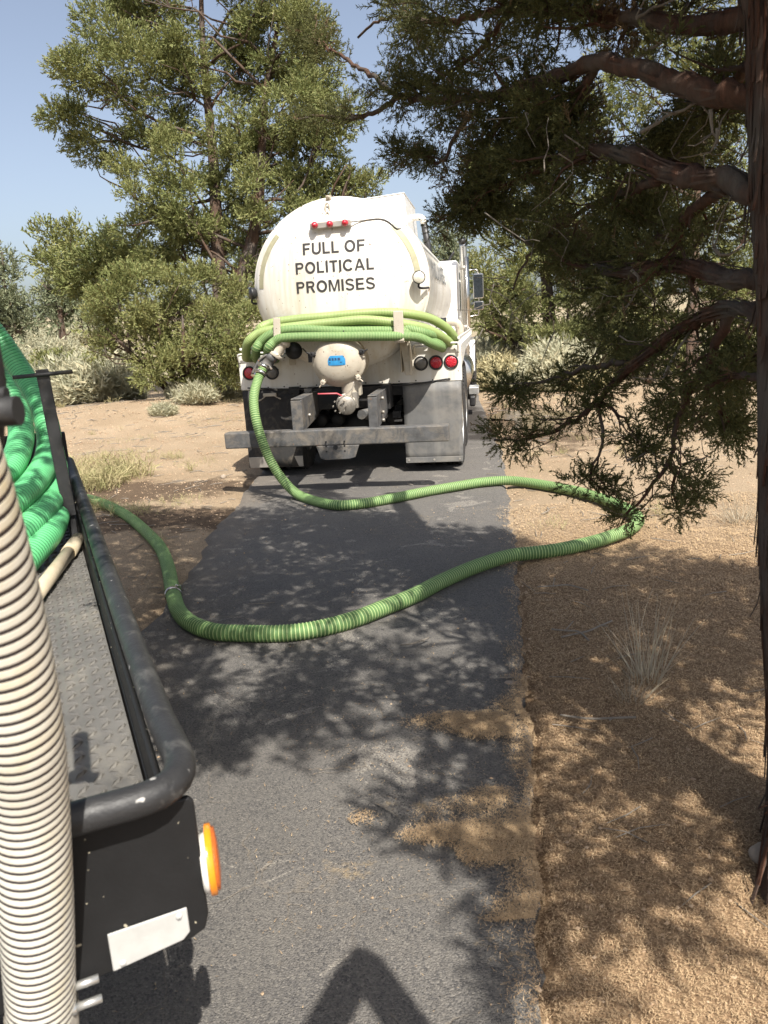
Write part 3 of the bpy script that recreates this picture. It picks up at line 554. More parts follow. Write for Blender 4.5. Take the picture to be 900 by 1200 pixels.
    def tyre(x, y, w=.27, out=1):
        prof = [(.30, -w*.46), (.42, -w*.5), (.485, -w*.47), (.515, -w*.40), (.52, -w*.36)]
        for k in range(4):
            a = -w*.36+k*w*.18; prof += [(.52, a+.001), (.52, a+w*.13), (.506, a+w*.14), (.506, a+w*.17)]
        prof += [(.52, w*.36), (.515, w*.40), (.485, w*.47), (.42, w*.5), (.30, w*.46)]
        ty = MB().lathe(prof, (x, y, .52), (1, 0, 0), 56).build('tyre', M['rubber'], t)
        b = MB(); 
        for k in range(56):
            a = 2*math.pi*k/56
            for s in (-1, 1): b.box((x+s*w*.36, y+.512*math.cos(a), .52+.512*math.sin(a)), (w*.16, .02, .03), rot=(a-math.pi/2, 0, 0))
        tag(b.build('tread_block', M['rubber'], ty), kind='stuff')
        b = MB().lathe([(.305, -w*.45), (.285, -w*.3), (.285, w*.3), (.305, w*.45)], (x, y, .52), (1, 0, 0), 32); b.lathe([(.285, 0), (.2, .03), (.12, .05*out), (.11, .12*out), (.001, .13*out)], (x, y, .52), (1, 0, 0), 24)
        for k in range(10): a = k*math.pi/5; b.cyl((x+.03*out, y+.17*math.cos(a), .52+.17*math.sin(a)), (x+.07*out, y+.17*math.cos(a), .52+.17*math.sin(a)), .016, 6)
        b.build('rim', M['alu'], ty)
    for y in (.55, 1.85):
        for x in (-1.08, -.76, .76, 1.08): tyre(x, y, .27, 1 if x > 0 else -1)
    for x in (-1.08, 1.08): tyre(x, 7.9, .30, 1 if x > 0 else -1)
    # mud flaps
    for s in (1, -1):
        k = 12; vs = []; 
        for j in range(9):
            for i in range(k+1): u = i/k; vs.append((s*(.585+.635*u), .005+.012*math.sin(u*7+j*.3)+.03*(j/8)**2*(1 if s > 0 else -1)*.3, 1.0-.872*j/8))
        b = MB().add(vs, [(j*(k+1)+i, j*(k+1)+i+1, (j+1)*(k+1)+i+1, (j+1)*(k+1)+i) for j in range(8) for i in range(k)], 0, True)
        fl = b.build('mud_flap', M['flap'] if s > 0 else M['rubber'], t); so = fl.modifiers.new('thick', 'SOLIDIFY'); so.thickness = .012; so.offset = 1
        st = MB().box((s*.90, -.008, .185 if s < 0 else .155), (.63, .012, .12 if s < 0 else .06)).build('flap_strip', M['strip'] if s < 0 else M['flap'], fl, .003)
        b = MB()
        for x in (.62, .9, 1.18): b.cyl((s*x, -.018, .155), (s*x, -.008, .155), .012, 8)
        tag(b.build('flap_bolt', M['strip'], st), kind='stuff')
    # white side trays over the wheels, with slots
    for s in (1, -1):
        b = MB(); x0 = s*1.205; ys = np.linspace(.2, 5.4, 14)
        b.prism([(.04, 1.05), (.30, 1.12), (2.6, 1.30), (5.4, 1.33), (5.4, 1.375), (.04, 1.375)], 'x', x0-.012*s, x0+.012*s)
        b.box((x0, 2.72, 1.452), (.024, 5.36, .024))
        for y in ys: b.box((x0, y, 1.41), (.024, .13, .072))
        b.box((s*1.0, 2.8, 1.26), (.42, 5.0, .02)); b.build('side_tray', M['white_clean'], t, .003)
        b = MB(); k = 16
        for (yc, rr) in ((1.30, 1.0),):
            vs = []
            for i in range(k+1):
                a = math.pi*i/k; y = yc-1.22*math.cos(a); z = .62+.52*math.sin(a)**.6
                vs += [(s*.60, y, z), (s*1.20, y, z)]
            b.add(vs, [(2*i, 2*i+1, 2*i+3, 2*i+2) for i in range(k)], 0, True)
        fd = b.build('fender', M['chassis'], t); so = fd.modifiers.new('thick', 'SOLIDIFY'); so.thickness = .01
        MB().lathe([(.001, -.9), (.30, -.9), (.32, -.88), (.32, .88), (.30, .9), (.001, .9)], (s*.93, 4.2, .82), (0, 1, 0), 28).build('fuel_tank', M['chrome'], t)
        MB().box((s*1.235, 5.3, .42), (.17, .5, .12)).box((s*1.10, 5.3, .62), (.05, .45, .4)).build('cab_step', M['alu'], t, .01)
        MB().box((s*1.21, 5.15, .25), (.10, .4, .18)).build('step_guard', M['black'], t, .03)
    # top equipment box
    b = MB().box((.06, 2.75, 2.99), (.90, 1.5, .40), rot=(0, rad(-4), 0)); bx = b.build('top_box', M['white_clean'], t, .012)
    MB().box((.046, 2.75, 3.199), (.912, 1.512, .014), rot=(0, rad(-4), 0)).build('box_lid', M['white_clean'], bx, .005)
    b = MB().tube(spline([(.45, 2.9, 3.03), (.56, 2.9, 3.035), (.64, 2.9, 3.02), (.66, 2.92, 2.95)], .03), .045, 12); b.build('vent_elbow', M['plast_white'], t)
    MB().tube([(.66, 2.92, 2.96), (.72, 3.0, 2.50), (.86, 3.05, 2.3)], .045, 12).build('vent_hose', M['black'], t)
    # pipework at the side
    b = MB().tube(spline([(.80, 3.4, 1.60), (.98, 3.4, 1.60), (1.06, 3.4, 1.57), (1.09, 3.4, 1.49), (1.09, 3.4, 1.30)], .03), .062, 14); b.build('side_elbow', M['cream'], t)
    MB().cyl((.70, 3.4, 1.60), (.90, 3.4, 1.60), .068, 16).build('elbow_boot', M['black'], t)
    # cab
    cab = [(5.15, 1.0), (5.15, 2.48), (5.28, 2.60), (6.5, 2.62), (6.85, 2.5), (7.25, 1.75), (7.25, 1.0)]
    b = MB().prism(cab, 'x', -1.02, 1.02); cb = b.build('cab', M['white_clean'], t, .05, 3)
    b = MB().prism([(7.25, 1.0), (7.25, 1.72), (8.9, 1.50), (9.15, 1.35), (9.2, .85), (8.4, .75)], 'x', -.85, .85); b.build('hood', M['white_clean'], t, .05, 3)
    for s in (1, -1):
        b = MB(); k = 14; vs = []
        for i in range(k+1):
            a = math.pi*i/k; y, z = 7.9-.66*math.cos(a), .62+.58*math.sin(a); vs += [(s*.82, y, z), (s*1.22, y, z), (s*1.22, y, z-.05)]
        b.add(vs, [(3*i+j, 3*i+j+1, 3*i+j+4, 3*i+j+3) for i in range(k) for j in (0, 1)], 0, True); fd = b.build('front_fender', M['white_clean'], t); so = fd.modifiers.new('thick', 'SOLIDIFY'); so.thickness = .012
        MB().prism([(5.7, 1.78), (5.7, 2.42), (6.6, 2.42), (7.0, 1.78)], 'x', s*1.022, s*1.03).build('side_window', M['glass'], cb)
        MB().tube([(s*1.03, 5.6, 1.2), (s*1.06, 5.6, 1.3), (s*1.06, 5.6, 2.2), (s*1.03, 5.6, 2.3)], .014, 8).build('grab_handle', M['chrome'], cb)
    MB().prism([(-.92, 1.80), (.92, 1.80), (.84, 2.46), (-.84, 2.46)], 'y', 5.14, 5.147).build('rear_window', M['glass'], cb)
    b = MB()
    for (x, z) in ((.96, 2.0), (.94, 1.66)): b.prism([(x-.02, z-.07), (x+.03, z-.05), (x+.01, z+.09), (x-.01, z+.09)], 'y', 5.0, 5.14)
    tag(b.build('latch', M['black'], cb), kind='stuff')
    b = MB().tube([(.80, 5.6, 2.55), (.95, 5.5, 2.75)], .02, 8); b.build('roof_antenna', M['black'], cb)
    b = MB().box((0, 5.02, 1.75), (2.0, .05, 1.5)); b.build('headache_rack', M['white_clean'], t, .01)
    # exhaust stack
    st = MB().tube(spline([(1.125, 5.0, 1.0), (1.125, 5.0, 2.7), (1.125, 5.0, 2.80), (1.12, 5.03, 2.86), (1.11, 5.0, 2.90)], .06), .062, 18, cap=False).build('exhaust_stack', M['chrome'], t)
    b = MB(); k = 10; vs = []
    for z in (1.35, 2.62):
        for i in range(k+1): a = rad(-70+140*i/k); vs.append((1.13+.085*math.cos(a), 5.0+.085*math.sin(a), z))
    b.add(vs, [(i, i+1, k+2+i, k+1+i) for i in range(k)], 0, True); hs = b.build('heat_shield', M['chrome'], st); so = hs.modifiers.new('thick', 'SOLIDIFY'); so.thickness = .006
    MB().cyl((1.11, 4.97, 2.83), (1.11, 4.955, 2.905), .058, 16).build('stack_mouth', M['black'], st)
    for z in (1.5, 2.45): MB().lathe([(.063, -.03), (.068, -.03), (.068, .03), (.063, .03)], (1.125, 5, z), (0, 0, 1), 18).build('stack_band', M['strip'], st)
    # mirrors
    for s in (1, -1):
        b = MB().tube(spline([(s*1.03, 6.9, 2.50), (s*1.18, 7.0, 2.52), (s*1.30, 7.0, 2.52), (s*1.33, 7.0, 2.46)], .03), .012, 8); b.tube(spline([(s*1.33, 7.0, 2.46), (s*1.33, 7.0, 1.75), (s*1.25, 7.0, 1.68), (s*1.03, 6.95, 1.66)], .03), .012, 8)
        mr = b.build('mirror', M['chrome'], t); MB().box((s*1.33, 6.98, 2.22), (.20, .07, .46)).build('mirror_shell', M['chrome'], mr, .03, 3)
        MB().box((s*1.33, 6.941, 2.22), (.17, .006, .42)).build('mirror_glass', M['glass'], mr, .01)
        MB().box((s*1.33, 6.98, 1.86), (.19, .08, .17)).build('mirror_shell', M['chrome'], mr, .03, 3); MB().box((s*1.33, 6.937, 1.86), (.15, .006, .13)).build('mirror_glass', M['glass'], mr, .01)
    # ---- hose coiled over the hooks: rests on the truck, so it stands on its own
    th = empty('coiled_hose', TW(0, -.4, 1.5), 'faded green suction hose coiled over the hooks across the back of the white truck', 'hose')
    def tp(u, v, y): q = tplane(u, v, y); return TW(*q)
    def strand(px, y0, ends): 
        p = [tp(u, v, y0+.40*(max(0, u-462)/60)**1.4) for u, v in px]
        return [TW(*e) for e in ends[0]]+p+[TW(*e) for e in ends[1]]
    off = np.array(TW(0, -.4, 1.5))
    def mk(path, mats): return hose([np.array(p)-off for p in path], .047, .015, mats, 'hose_loop', th, 14, .035)
    o_, g_ = [M['o1'], M['o2']], [M['g1'], M['g2']]
    mk(strand([(303, 388), (318, 379), (350, 374), (385, 371), (430, 367), (470, 367), (503, 373), (524, 385)], -.40, ([(-.98, .9, 1.42), (-1.02, .1, 1.47)], [(1.15, .15, 1.46), (1.15, .5, 1.40), (1.08, 1.3, 1.38)])), o_)
    mk(strand([(291, 401), (303, 391), (322, 386), (352, 382), (390, 378), (425, 375), (460, 378), (498, 385), (520, 396)], -.49, ([(-1.0, .6, 1.36), (-1.07, -.10, 1.36), (-1.02, -.35, 1.40)], [(1.12, .10, 1.38), (1.12, .5, 1.34), (1.05, 1.2, 1.33)])), o_)
    mk(strand([(300, 411), (306, 400), (320, 391), (345, 386), (400, 388), (455, 388), (488, 392), (508, 401)], -.53, ([(-.92, .5, 1.33), (-.95, -.15, 1.33)], [(1.06, .05, 1.38), (1.06, .5, 1.33)])), g_)
    mk(strand([(314, 410), (322, 400), (338, 395.5), (400, 394.5), (455, 394), (488, 395), (507, 403)], -.62, ([(-.78, .4, 1.33), (-.80, -.2, 1.34)], [(1.03, -.05, 1.36), (1.0, .4, 1.33)])), g_)
    mk([TW(-.9, .3, 1.48), TW(-.6, -.30, 1.60), TW(0, -.42, 1.665), TW(.5, -.42, 1.62), TW(.9, -.38, 1.52), TW(1.0, .3, 1.42)], g_)
    # ---- the long hose over the ground
    hp = [tp(*q) for q in ((309, 430, -.72), (302, 446, -.80), (297.5, 465, -.96), (299, 487, -1.09), (306, 513, -1.13), (317, 540, -1.15), (332, 563, -1.17))]
    for u, v in ((352, 581), (390, 591.5), (425, 590), (460, 584), (500, 576), (540, 569), (570, 564.5), (600, 563.5), (640, 569), (680, 577), (715, 588), (738, 599), (748, 609), (738, 620), (715, 629), (690, 636.5), (650, 645), (600, 651), (560, 663), (520, 680), (485, 698), (450, 712), (420, 724), (390, 733), (355, 740), (320, 742.5), (280, 742), (250, 740), (225, 731), (210, 717), (203, 697), (197, 665), (188, 642), (172, 624), (155, 609), (138, 598), (118, 589), (98, 584), (60, 583)):
        hp.append(gnd(u, v, .062))
    hp += [(-4.8, 7.6, .06), (-5.6, 7.0, .06)]
    # a thin part of the run lies on soil, the rest on asphalt
    H = empty('suction_hose', hp[7], 'long green ribbed suction hose snaking from the truck across the driveway', 'hose')
    o0 = np.array(hp[7]); hose([np.array(p)-o0 for p in hp], .048, .021, [M['g1'], M['g2']], 'hose_body', H, 16, .075, (1, 0, 0, 0))
    c = gnd(203, 697, .062)-o0; d = gnd(197, 665, .062)-gnd(210, 717, .062); clamp_ring(c, d, .050, H)
    c = np.array(hp[0])-o0; d = np.array(hp[1])-np.array(hp[0]); clamp_ring(c, d, .050, H); clamp_ring(c+d*.45, d, .050, H)
    # hose body colour changes where a sun faded length is joined on
build_truck()

# ------------------------------------------------------------------ photographer's own truck bed, lower left
LYAW = rad(23.59); LX, LY = -.36, 1.11
def LW(x, y, z): c, s = math.cos(LYAW), math.sin(LYAW); return np.array([LX+x*c-y*s, LY+x*s+y*c, z])
def LI(P): c, s = math.cos(LYAW), math.sin(LYAW); a, b = P[0]-LX, P[1]-LY; return np.array([a*c+b*s, -a*s+b*c, P[2]])
def build_bed():
    t = empty('truck_bed', (LX, LY, 0), 'black pipe railed bed of a service truck in the lower left corner', 'truck', rz=LYAW)
    r = .0255
    p = [(0, 3.6, .98), (0, 2, .98), (0, .9, .98), (.003, .25, .98), (.008, .10, .98), (.010, .03, .98), (.002, -.018, .98), (-.022, -.048, .98), (-.06, -.060, .98), (-.14, -.060, .98), (-.5, -.060, .98), (-1.9, -.060, .98)]
    MB().tube(spline(p, .02), r, 18).build('pipe_rail', M['pipe_black'], t)
    b = MB().prism([(-.032, .80), (-.022, .80), (-.022, .955), (-.032, .955)], 'y', .0, 3.6); b.box((-.02, 1.8, .80), (.03, 3.6, .10)); b.build('side_rail', M['plate_black'], t, .004)
    # tail plate with clipped corner
    b = MB().prism([(-1.9, .945), (.010, .945), (.018, .935), (.018, .72), (.010, .695), (-.01, .687), (-.22, .672), (-1.9, .66)], 'y', -.034, -.022); tp = b.build('tail_plate', M['plate_black'], t, .004)
    lb = MB().prism([(-.14, .682), (-.028, .694), (-.016, .705), (-.016, .752), (-.14, .752)], 'y', -.040, -.036).build('blank_label', M['label'], tp, .002)
    b = MB(); b.lathe([(.006, 0), (.004, .003), (.0005, .0035)], (-.124, -.040, .692), (0, -1, 0), 10); b.lathe([(.006, 0), (.004, .003), (.0005, .0035)], (-.030, -.040, .741), (0, -1, 0), 10); tag(b.build('rivet', M['label'], lb), kind='stuff')
    for z in (.69, .652):
        b = MB().cyl((-.20, -.05, z), (-.162, -.05, z), .0065, 10); b.cyl((-.22, -.05, z), (-.20, -.05, z), .010, 6); b.build('stud_bolt', M['alu'], tp)
    # side marker
    ml = MB().lathe([(.001, 0), (.046, 0), (.049, .010), (.047, .012)], (.021, -.004, .797), (.985, -.17, .02), 28).build('side_marker', M['plast_white'], t)
    MB().lathe([(.0575, .0105), (.0575, .020), (.052, .0215)], (.021, -.004, .802), (.985, -.17, .02), 28).build('amber_lens', M['amber'], ml); MB().lathe([(.052, .0213), (.05, .026), (.025, .0295), (.0005, .030)], (.021, -.004, .802), (.985, -.17, .02), 28).build('reflex_lens', M['amber_dk'], ml)
    # deck with raised tread
    MB().box((-.97, 1.82, .845), (1.86, 3.64, .012)).build('deck', M['deck'], t)
    V, F = [], []; k = 0; base = np.array([(-.5, 0, 0), (0, -.14, 0), (.5, 0, 0), (0, .14, 0), (-.25, 0, 1), (.25, 0, 1)]); q = [(0, 1, 5), (0, 5, 4), (1, 2, 5), (2, 3, 5), (3, 4, 5), (3, 0, 4)]
    for i in range(0, 34):
        for j in range(0, 112):
            x, y = -.055-i*.030, .05+j*.030; a = rad(45) if (i+j) % 2 else rad(-45)
            c, s = math.cos(a), math.sin(a); L = .034
            for v in base: X, Y = v[0]*L, v[1]*L; V.append((x+X*c-Y*s, y+X*s+Y*c, .8512+v[2]*.006))
            F += [tuple(o+k for o in f) for f in q]; k += 6
    tag(np_mesh('tread', V, F, M['deck'], t), kind='stuff')
    # upright stake with cross rod
    b = MB().box((-.072, 2.2, 1.255), (.048, .012, .60), rot=(0, rad(-1.8), 0)); b.build('stake', M['chassis'], t, .003)
    MB().tube([(-.19, 2.19, 1.532), (.03, 2.19, 1.538)], .008, 8).build('cross_rod', M['chassis'], t)
    MB().prism([(2.2, .855), (2.60, .855), (2.5, 1.06), (2.22, 1.06)], 'x', -.075, -.045).build('stake_gusset', M['chassis'], t)
    # hose holder near the camera
    a = LI(at(-12, 448, .80)); b_ = LI(at(22, 481, .80)); c_ = LI(at(-14, 520, .84))
    b = MB().tube([a+(0, 0, .2), a, c_], .016, 10); b.tube([LI(at(-40, 486, .80)), b_], .0155, 10); b.tube([LI(at(-40, 462, .80)), LI(at(8, 462, .80))], .008, 8); b.build('hose_holder', M['chassis'], t)
    # frame, skirt and wheels below
    b = MB().box((-.6, 1.8, .70), (.1, 3.8, .16)); b.box((-1.35, 1.8, .70), (.1, 3.8, .16)); b.box((-.98, .2, .74), (1.8, .1, .12)); b.box((-.98, 3.5, .74), (1.8, .1, .12)); b.build('bed_frame', M['chassis'], t)
    for x in (-.35, -1.6):
        MB().lathe([(.22, -.11), (.36, -.125), (.40, -.09), (.40, .09), (.36, .125), (.22, .11)], (x, 2.2, .40), (1, 0, 0), 40).build('tyre', M['rubber'], t)
        MB().lathe([(.001, .06), (.1, .06), (.2, .09), (.225, .1), (.225, -.1), (.001, -.06)], (x, 2.2, .40), (1, 0, 0), 28).build('rim', M['strip'], t)
    b = MB().prism([(3.7, .5), (3.7, 1.15), (3.72, 1.15), (3.72, .5)], 'x', -1.9, -.02); b.box((-.03, 3.62, 1.0), (.06, .06, .3)); b.build('head_board', M['plate_black'], t, .005)
    # corner points of an added, unseen shadow caster, traced back from its shadow
    tip, l1, l2, e1, e2 = (np.array([q[0]-SHX*z, q[1]-SHY*z, z]) for q, z in ((gnd(423, 1128), 2.55), (gnd(374, 1215), 2.3), (gnd(484, 1215), 2.3), (gnd(330, 1300), 2.2), (gnd(570, 1365), 2.15)))
    # things lying on the bed
    pv = MB().tube([gnd(36, 706, .882), gnd(80, 648, .882)], .0245, 18); o = pv.build('pvc_pipe', M['pvc'], None); tag(o, 'beige plastic pipe lying across the truck bed below the green coil', 'pipe')
    e = MB().tube([gnd(80, 648, .882), gnd(92, 632, .882)], .028, 18).build('pipe_socket', M['pvc'], o)
    g = empty('bright_hose_coil', LW(-.3, 1.6, .86), 'bright green corrugated hose coiled in the truck bed at the left edge', 'hose'); o0 = LW(-.3, 1.6, .86)
    for px in ([(-140, 290, 3.2), (-70, 325, 3.4), (-15, 380, 3.6), (25, 436, 3.65), (53, 490, 3.5), (56, 533, 3.35), (36, 570, 3.05), (-2, 602, 2.8), (-60, 640, 2.55), (-140, 670, 2.45)],
               [(-140, 330, 3.0), (-70, 380, 3.2), (-22, 420, 3.4), (12, 465, 3.4), (25, 508, 3.3), (12, 548, 3.1), (-20, 572, 2.9), (-80, 600, 2.7)],
               [(54, 500, 3.7), (64, 545, 3.5), (61, 580, 3.2), (42, 608, 2.95), (8, 638, 2.75), (-50, 670, 2.6), (-140, 700, 2.45)],
               [(66, 545, 3.8), (68, 588, 3.35), (61, 618, 3.02), (36, 650, 2.78), (0, 684, 2.6), (-60, 715, 2.5), (-140, 745, 2.4)]):
        hose([at(*q)-o0 for q in px], .053, .017, [M['c1'], M['c2']], 'hose_loop', g, 18, .045, (1, 1, 0, 1))
    w = empty('white_suction_hose', at(48, 1180, 1.2), 'cream suction hose with dark spiral ribs standing at the left edge', 'hose'); o0 = at(48, 1180, 1.2)
    hose([at(*q)-o0 for q in ((-190, 330, .56), (-140, 430, .62), (-76, 520, .68), (-14, 700, .80), (20, 850, .91), (33, 950, 1.0), (43, 1080, 1.1), (49, 1190, 1.2))], .0505, .0166, [M['w1'], M['w2']], 'hose_body', w, 36, .02, (1, 1, 1, 1, 0, 0))
    b = MB().tube([at(49, 1180, 1.2)-o0, at(52, 1260, 1.26)-o0, at(53, 1330, 1.32)-o0], .054, 24); b.build('hose_cuff', M['cast'], w)
    # unseen bent bars added behind the camera to cast the A shaped shadow
    bm_ = empty('shadow_caster', (.9, -1.2, 0), 'unseen bent bars added behind the camera to cast a shadow on the driveway', 'shadow caster')
    oo = np.array([.9, -1.2, 0]); b = MB(); b.tube([tip-oo, l1-oo, e1-oo], .058, 4, sm=False); b.tube([tip-oo, l2-oo, e2-oo, np.array([.9, -1.2, 1.2])-oo, (0, 0, 0)], .058, 4, sm=False); b.build('caster_arm', M['chassis'], bm_)
build_bed()

# ------------------------------------------------------------------ foliage
def spray(rng, nb, length, wid, droop=.2):
    """one juniper twig: a stem with short side twigs, as thin triangles; along +Z, length 1"""
    V, F = [], []
    def blade(p, d, L, w):
        d = d/np.linalg.norm(d); s = np.cross(d, rng.normal(size=3)); s /= np.linalg.norm(s); k = len(V)
        V.extend([p-s*w/2, p+s*w/2, p+d*L*.55+s*w*.55, p+d*L]); F.append((k, k+1, k+2)); F.append((k, k+2, k+3))
    blade(np.zeros(3), np.array([0, 0, 1.]), 1, wid*.9)
    for i in range(nb):
        t = .08+.88*(i+rng.random())/nb; a = rng.random()*6.28; o = .55+.5*rng.random()
        blade(np.array([0, 0, t]), np.array([math.cos(a)*o, math.sin(a)*o, .75]), (length*(1-.5*t))*(.7+.6*rng.random()), wid*(.8+.5*rng.random()))
    return np.array(V), np.array(F)
SPN = [spray(NR, 13, .38, .066) for _ in range(4)]        # fine, near tree
SPF = [spray(NR, 6, .5, .125) for _ in range(4)]          # coarse, far trees
SPM = [spray(NR, 7, .5, .13) for _ in range(4)]
SPS = [spray(NR, 5, .6, .075) for _ in range(4)]         # sage: slender upright
SPB = [spray(NR, 3, .9, .035) for _ in range(3)]          # grass and sage stems
def scatter(name, pos, dirs, scl, protos, mat, parent=None, mi=None):
    pos = np.asarray(pos, float); n = len(pos); dirs = np.asarray(dirs, float); dirs = dirs/(np.linalg.norm(dirs, axis=1)[:, None]+1e-9)
    a = np.where(np.abs(dirs[:, 2:3]) < .9, np.array([[0, 0, 1.]]), np.array([[1., 0, 0]])); u = np.cross(a, dirs); u /= np.linalg.norm(u, axis=1)[:, None]; v = np.cross(dirs, u)
    th = NR.random(n)*6.283; c, s = np.cos(th)[:, None], np.sin(th)[:, None]; u2 = u*c+v*s; v2 = -u*s+v*c
    Vs, Fs, o = [], [], 0; pick = NR.integers(0, len(protos), n)
    for k, (PV, PF) in enumerate(protos):
        i = np.where(pick == k)[0]
        if not len(i): continue
        q = PV[None]*np.asarray(scl)[i][:, None, None]
        W = pos[i][:, None]+q[..., 0:1]*u2[i][:, None]+q[..., 1:2]*v2[i][:, None]+q[..., 2:3]*dirs[i][:, None]
        Vs.append(W.reshape(-1, 3)); Fs.append((PF[None]+(np.arange(len(i))*len(PV))[:, None, None]).reshape(-1, 3)+o); o += len(i)*len(PV)
    return np_mesh(name, np.vstack(Vs), np.vstack(Fs), mat, parent)
def tuft(center, r, n, up=.35, flat=.8):
    """positions and outward directions for one ragged tuft"""
    d = NR.normal(size=(n, 3)); d /= np.linalg.norm(d, axis=1)[:, None]
    rr = NR.random(n)**.45; p = d*rr[:, None]*r*np.array([1, 1, flat]); return center+p, d+np.array([0, 0, up])+.35*NR.normal(size=(n, 3))
def limb(b, a, c, r0, r1, wob=.12, n=7, sag=0):
    a, c = np.array(a, float), np.array(c, float); L = np.linalg.norm(c-a); t = np.linspace(0, 1, n)
    P = a+(c-a)*t[:, None]+np.sin(t*math.pi)[:, None]*(NR.normal(size=3)*wob*L*.5+np.array([0, 0, sag*L]))+NR.normal(size=(n, 3))*wob*.12*L*np.sin(t*math.pi)[:, None]
    b.tube(P, r0+(r1-r0)*t, 6); return P
def bg_tree(name, label, cat, base, height_top, blobs, dist, leaf, trunk_r, group=None, spr=None, sub=.36, dens=46, size=.27, top_px=None, trunks=None, zf=.85, pad=.6):
    """blobs: (u, v, radius in photo px, depth offset m)"""
    base = np.array(base, float); t = empty(name, base, label, cat, group); pos, dirs, scl = [], [], []; cents = []
    for bl in blobs:
        u, v, rp = bl[:3]; dz = bl[3] if len(bl) > 3 else NR.uniform(-1, 1)*pad*rp/900*dist*1.6
        c = at(u, v, dist+dz); rw = rp/900*dist; cents.append((c, rw))
        k = max(3, int(2.6*(rw/sub)**2))
        for _ in range(k):
            d = NR.normal(size=3); d /= np.linalg.norm(d); d[2] = d[2]*.9+.12; sc = c+d*rw*(.35+.65*NR.random()**.6)
            if sc[2] < gz(sc[0], sc[1])+.15: continue
            rs = sub*(.55+.7*NR.random()); p, q = tuft(sc, rs, int(dens*(rs/sub)**2)+4, .45, .7); pos.append(p); dirs.append(q+.5*d); scl.append(size*(.6+.7*NR.random(len(p))))
    pos, dirs, scl = np.vstack(pos), np.vstack(dirs), np.concatenate(scl)
    ok = pos[:, 2] > gz(pos[:, 0], pos[:, 1])+.05
    scatter('crown', pos[ok]-base, dirs[ok], scl[ok], spr or SPF, leaf, t)
    b = MB(); trunks = trunks or [height_top]
    tops = []
    for tp in trunks:
        P = np.array([np.zeros(3), *(np.array(q, float)-base for q in tp)]) if isinstance(tp, list) else np.array([np.zeros(3), (np.array(tp)-base)*.5+NR.normal(size=3)*.15, np.array(tp)-base])
        S_ = spline(P, .35); rr = np.linspace(trunk_r, trunk_r*.18, len(S_)); rr[0] *= 1.3; b.tube(S_, rr, 9); tops.append((S_, rr))
    for c, rw in cents:
        S_, rr = tops[NR.integers(len(tops))]; c0 = c-base; i = np.argmin(np.linalg.norm(S_-(c0-np.array([0, 0, .5*np.linalg.norm(c0[:2])+.2])), axis=1)); r0 = max(.02, rr[i]*.5)
        P = limb(b, S_[i], c0, min(r0, .04), .01, .25)
        for _ in range(4): d = NR.normal(size=3); d /= np.linalg.norm(d); limb(b, P[4], c0+d*rw*.8, r0*.4, .008, .3, 5)
    b.build('trunk', M['bark_far'], t, fix=False); return t

def zb(lst, ox, oy, k): return [(ox+a/k, oy+b/k, r/k, *([] if len(q) == 0 else q)) for a, b, r, *q in lst]
BIG = zb([(235, -30, 75), (350, -70, 60), (470, -70, 70), (590, -30, 80), (660, -20, 60), (225, 70, 95), (345, 50, 80), (150, 180, 85), (110, 290, 55), (75, 275, 35), (180, 350, 75), (265, 180, 100), (250, 420, 50), (395, 140, 85), (370, 220, 95), (520, 90, 90), (570, 190, 105), (640, 110, 100), (690, 60, 68), (660, 260, 100), (720, 200, 80), (755, 330, 80), (815, 430, 55), (850, 462, 32), (700, 420, 100), (600, 380, 95), (510, 330, 85), (340, 310, 95), (365, 410, 80), (300, 505, 60), (400, 520, 90), (530, 480, 90), (610, 490, 85), (685, 480, 70), (420, 600, 80), (540, 590, 80), (370, 600, 70), (265, 555, 45), (560, 690, 60), (600, 650, 60), (480, 660, 45, 1.2), (330, 660, 60)], 30, 0, 2.093)
BIG = [(u, v, r*.95, *o) for u, v, r, *o in BIG]
bg_tree('juniper_tree', 'tall old juniper with reddish trunk standing left behind the tank truck', 'tree', gnd(264, 470)+np.array([0, .9, 0]), None, BIG, 18.3, M['leaf_big'], .23,
        trunks=[[at(262, 400, 18.6), at(255, 300, 18.5), at(250, 190, 18.5), at(238, 60, 18.6), at(235, -40, 18.6)], [at(266, 390, 18.4), at(300, 260, 18.0), at(310, 120, 18.2), at(330, 10, 18.4)]], sub=.31, dens=72, size=.185)
BUSH = zb([(235, 740, 75), (330, 730, 75), (430, 730, 80), (520, 740, 75), (560, 800, 50), (280, 820, 80), (380, 820, 90), (480, 820, 85), (180, 840, 45), (320, 900, 60), (410, 900, 70), (500, 890, 65), (230, 790, 70), (545, 880, 45), (160, 790, 40)], 30, 0, 2.093)
bg_tree('juniper_bush', 'wide olive green juniper bush in front of the tall old juniper', 'bush', gnd(210, 474)+np.array([0, .3, 0]), at(210, 370, 16.6), BUSH, 16.2, M['leaf_bush'], .12, trunks=[[at(190, 400, 16.3), at(175, 350, 16.3)], [at(230, 400, 16.3), at(250, 350, 16.2)], [at(215, 420, 15.9), at(214, 370, 15.9)], [at(150, 410, 16.2), at(125, 385, 16)]], sub=.27, dens=60, size=.15)
MID = zb([(85, 620, 55), (130, 600, 45), (130, 660, 60), (200, 650, 65), (255, 640, 60), (300, 680, 55), (180, 700, 55), (60, 650, 30), (240, 700, 60), (330, 620, 55)], 30, 0, 2.093)
bg_tree('juniper_tree', 'rounded mid sized juniper rising left of the tall old juniper', 'tree', gnd(120, 452)*np.array([1, 1, 0])+np.array([0, 2, .2]), at(110, 300, 24), MID, 23.5, M['leaf_big'], .18, sub=.42, dens=34, size=.32)
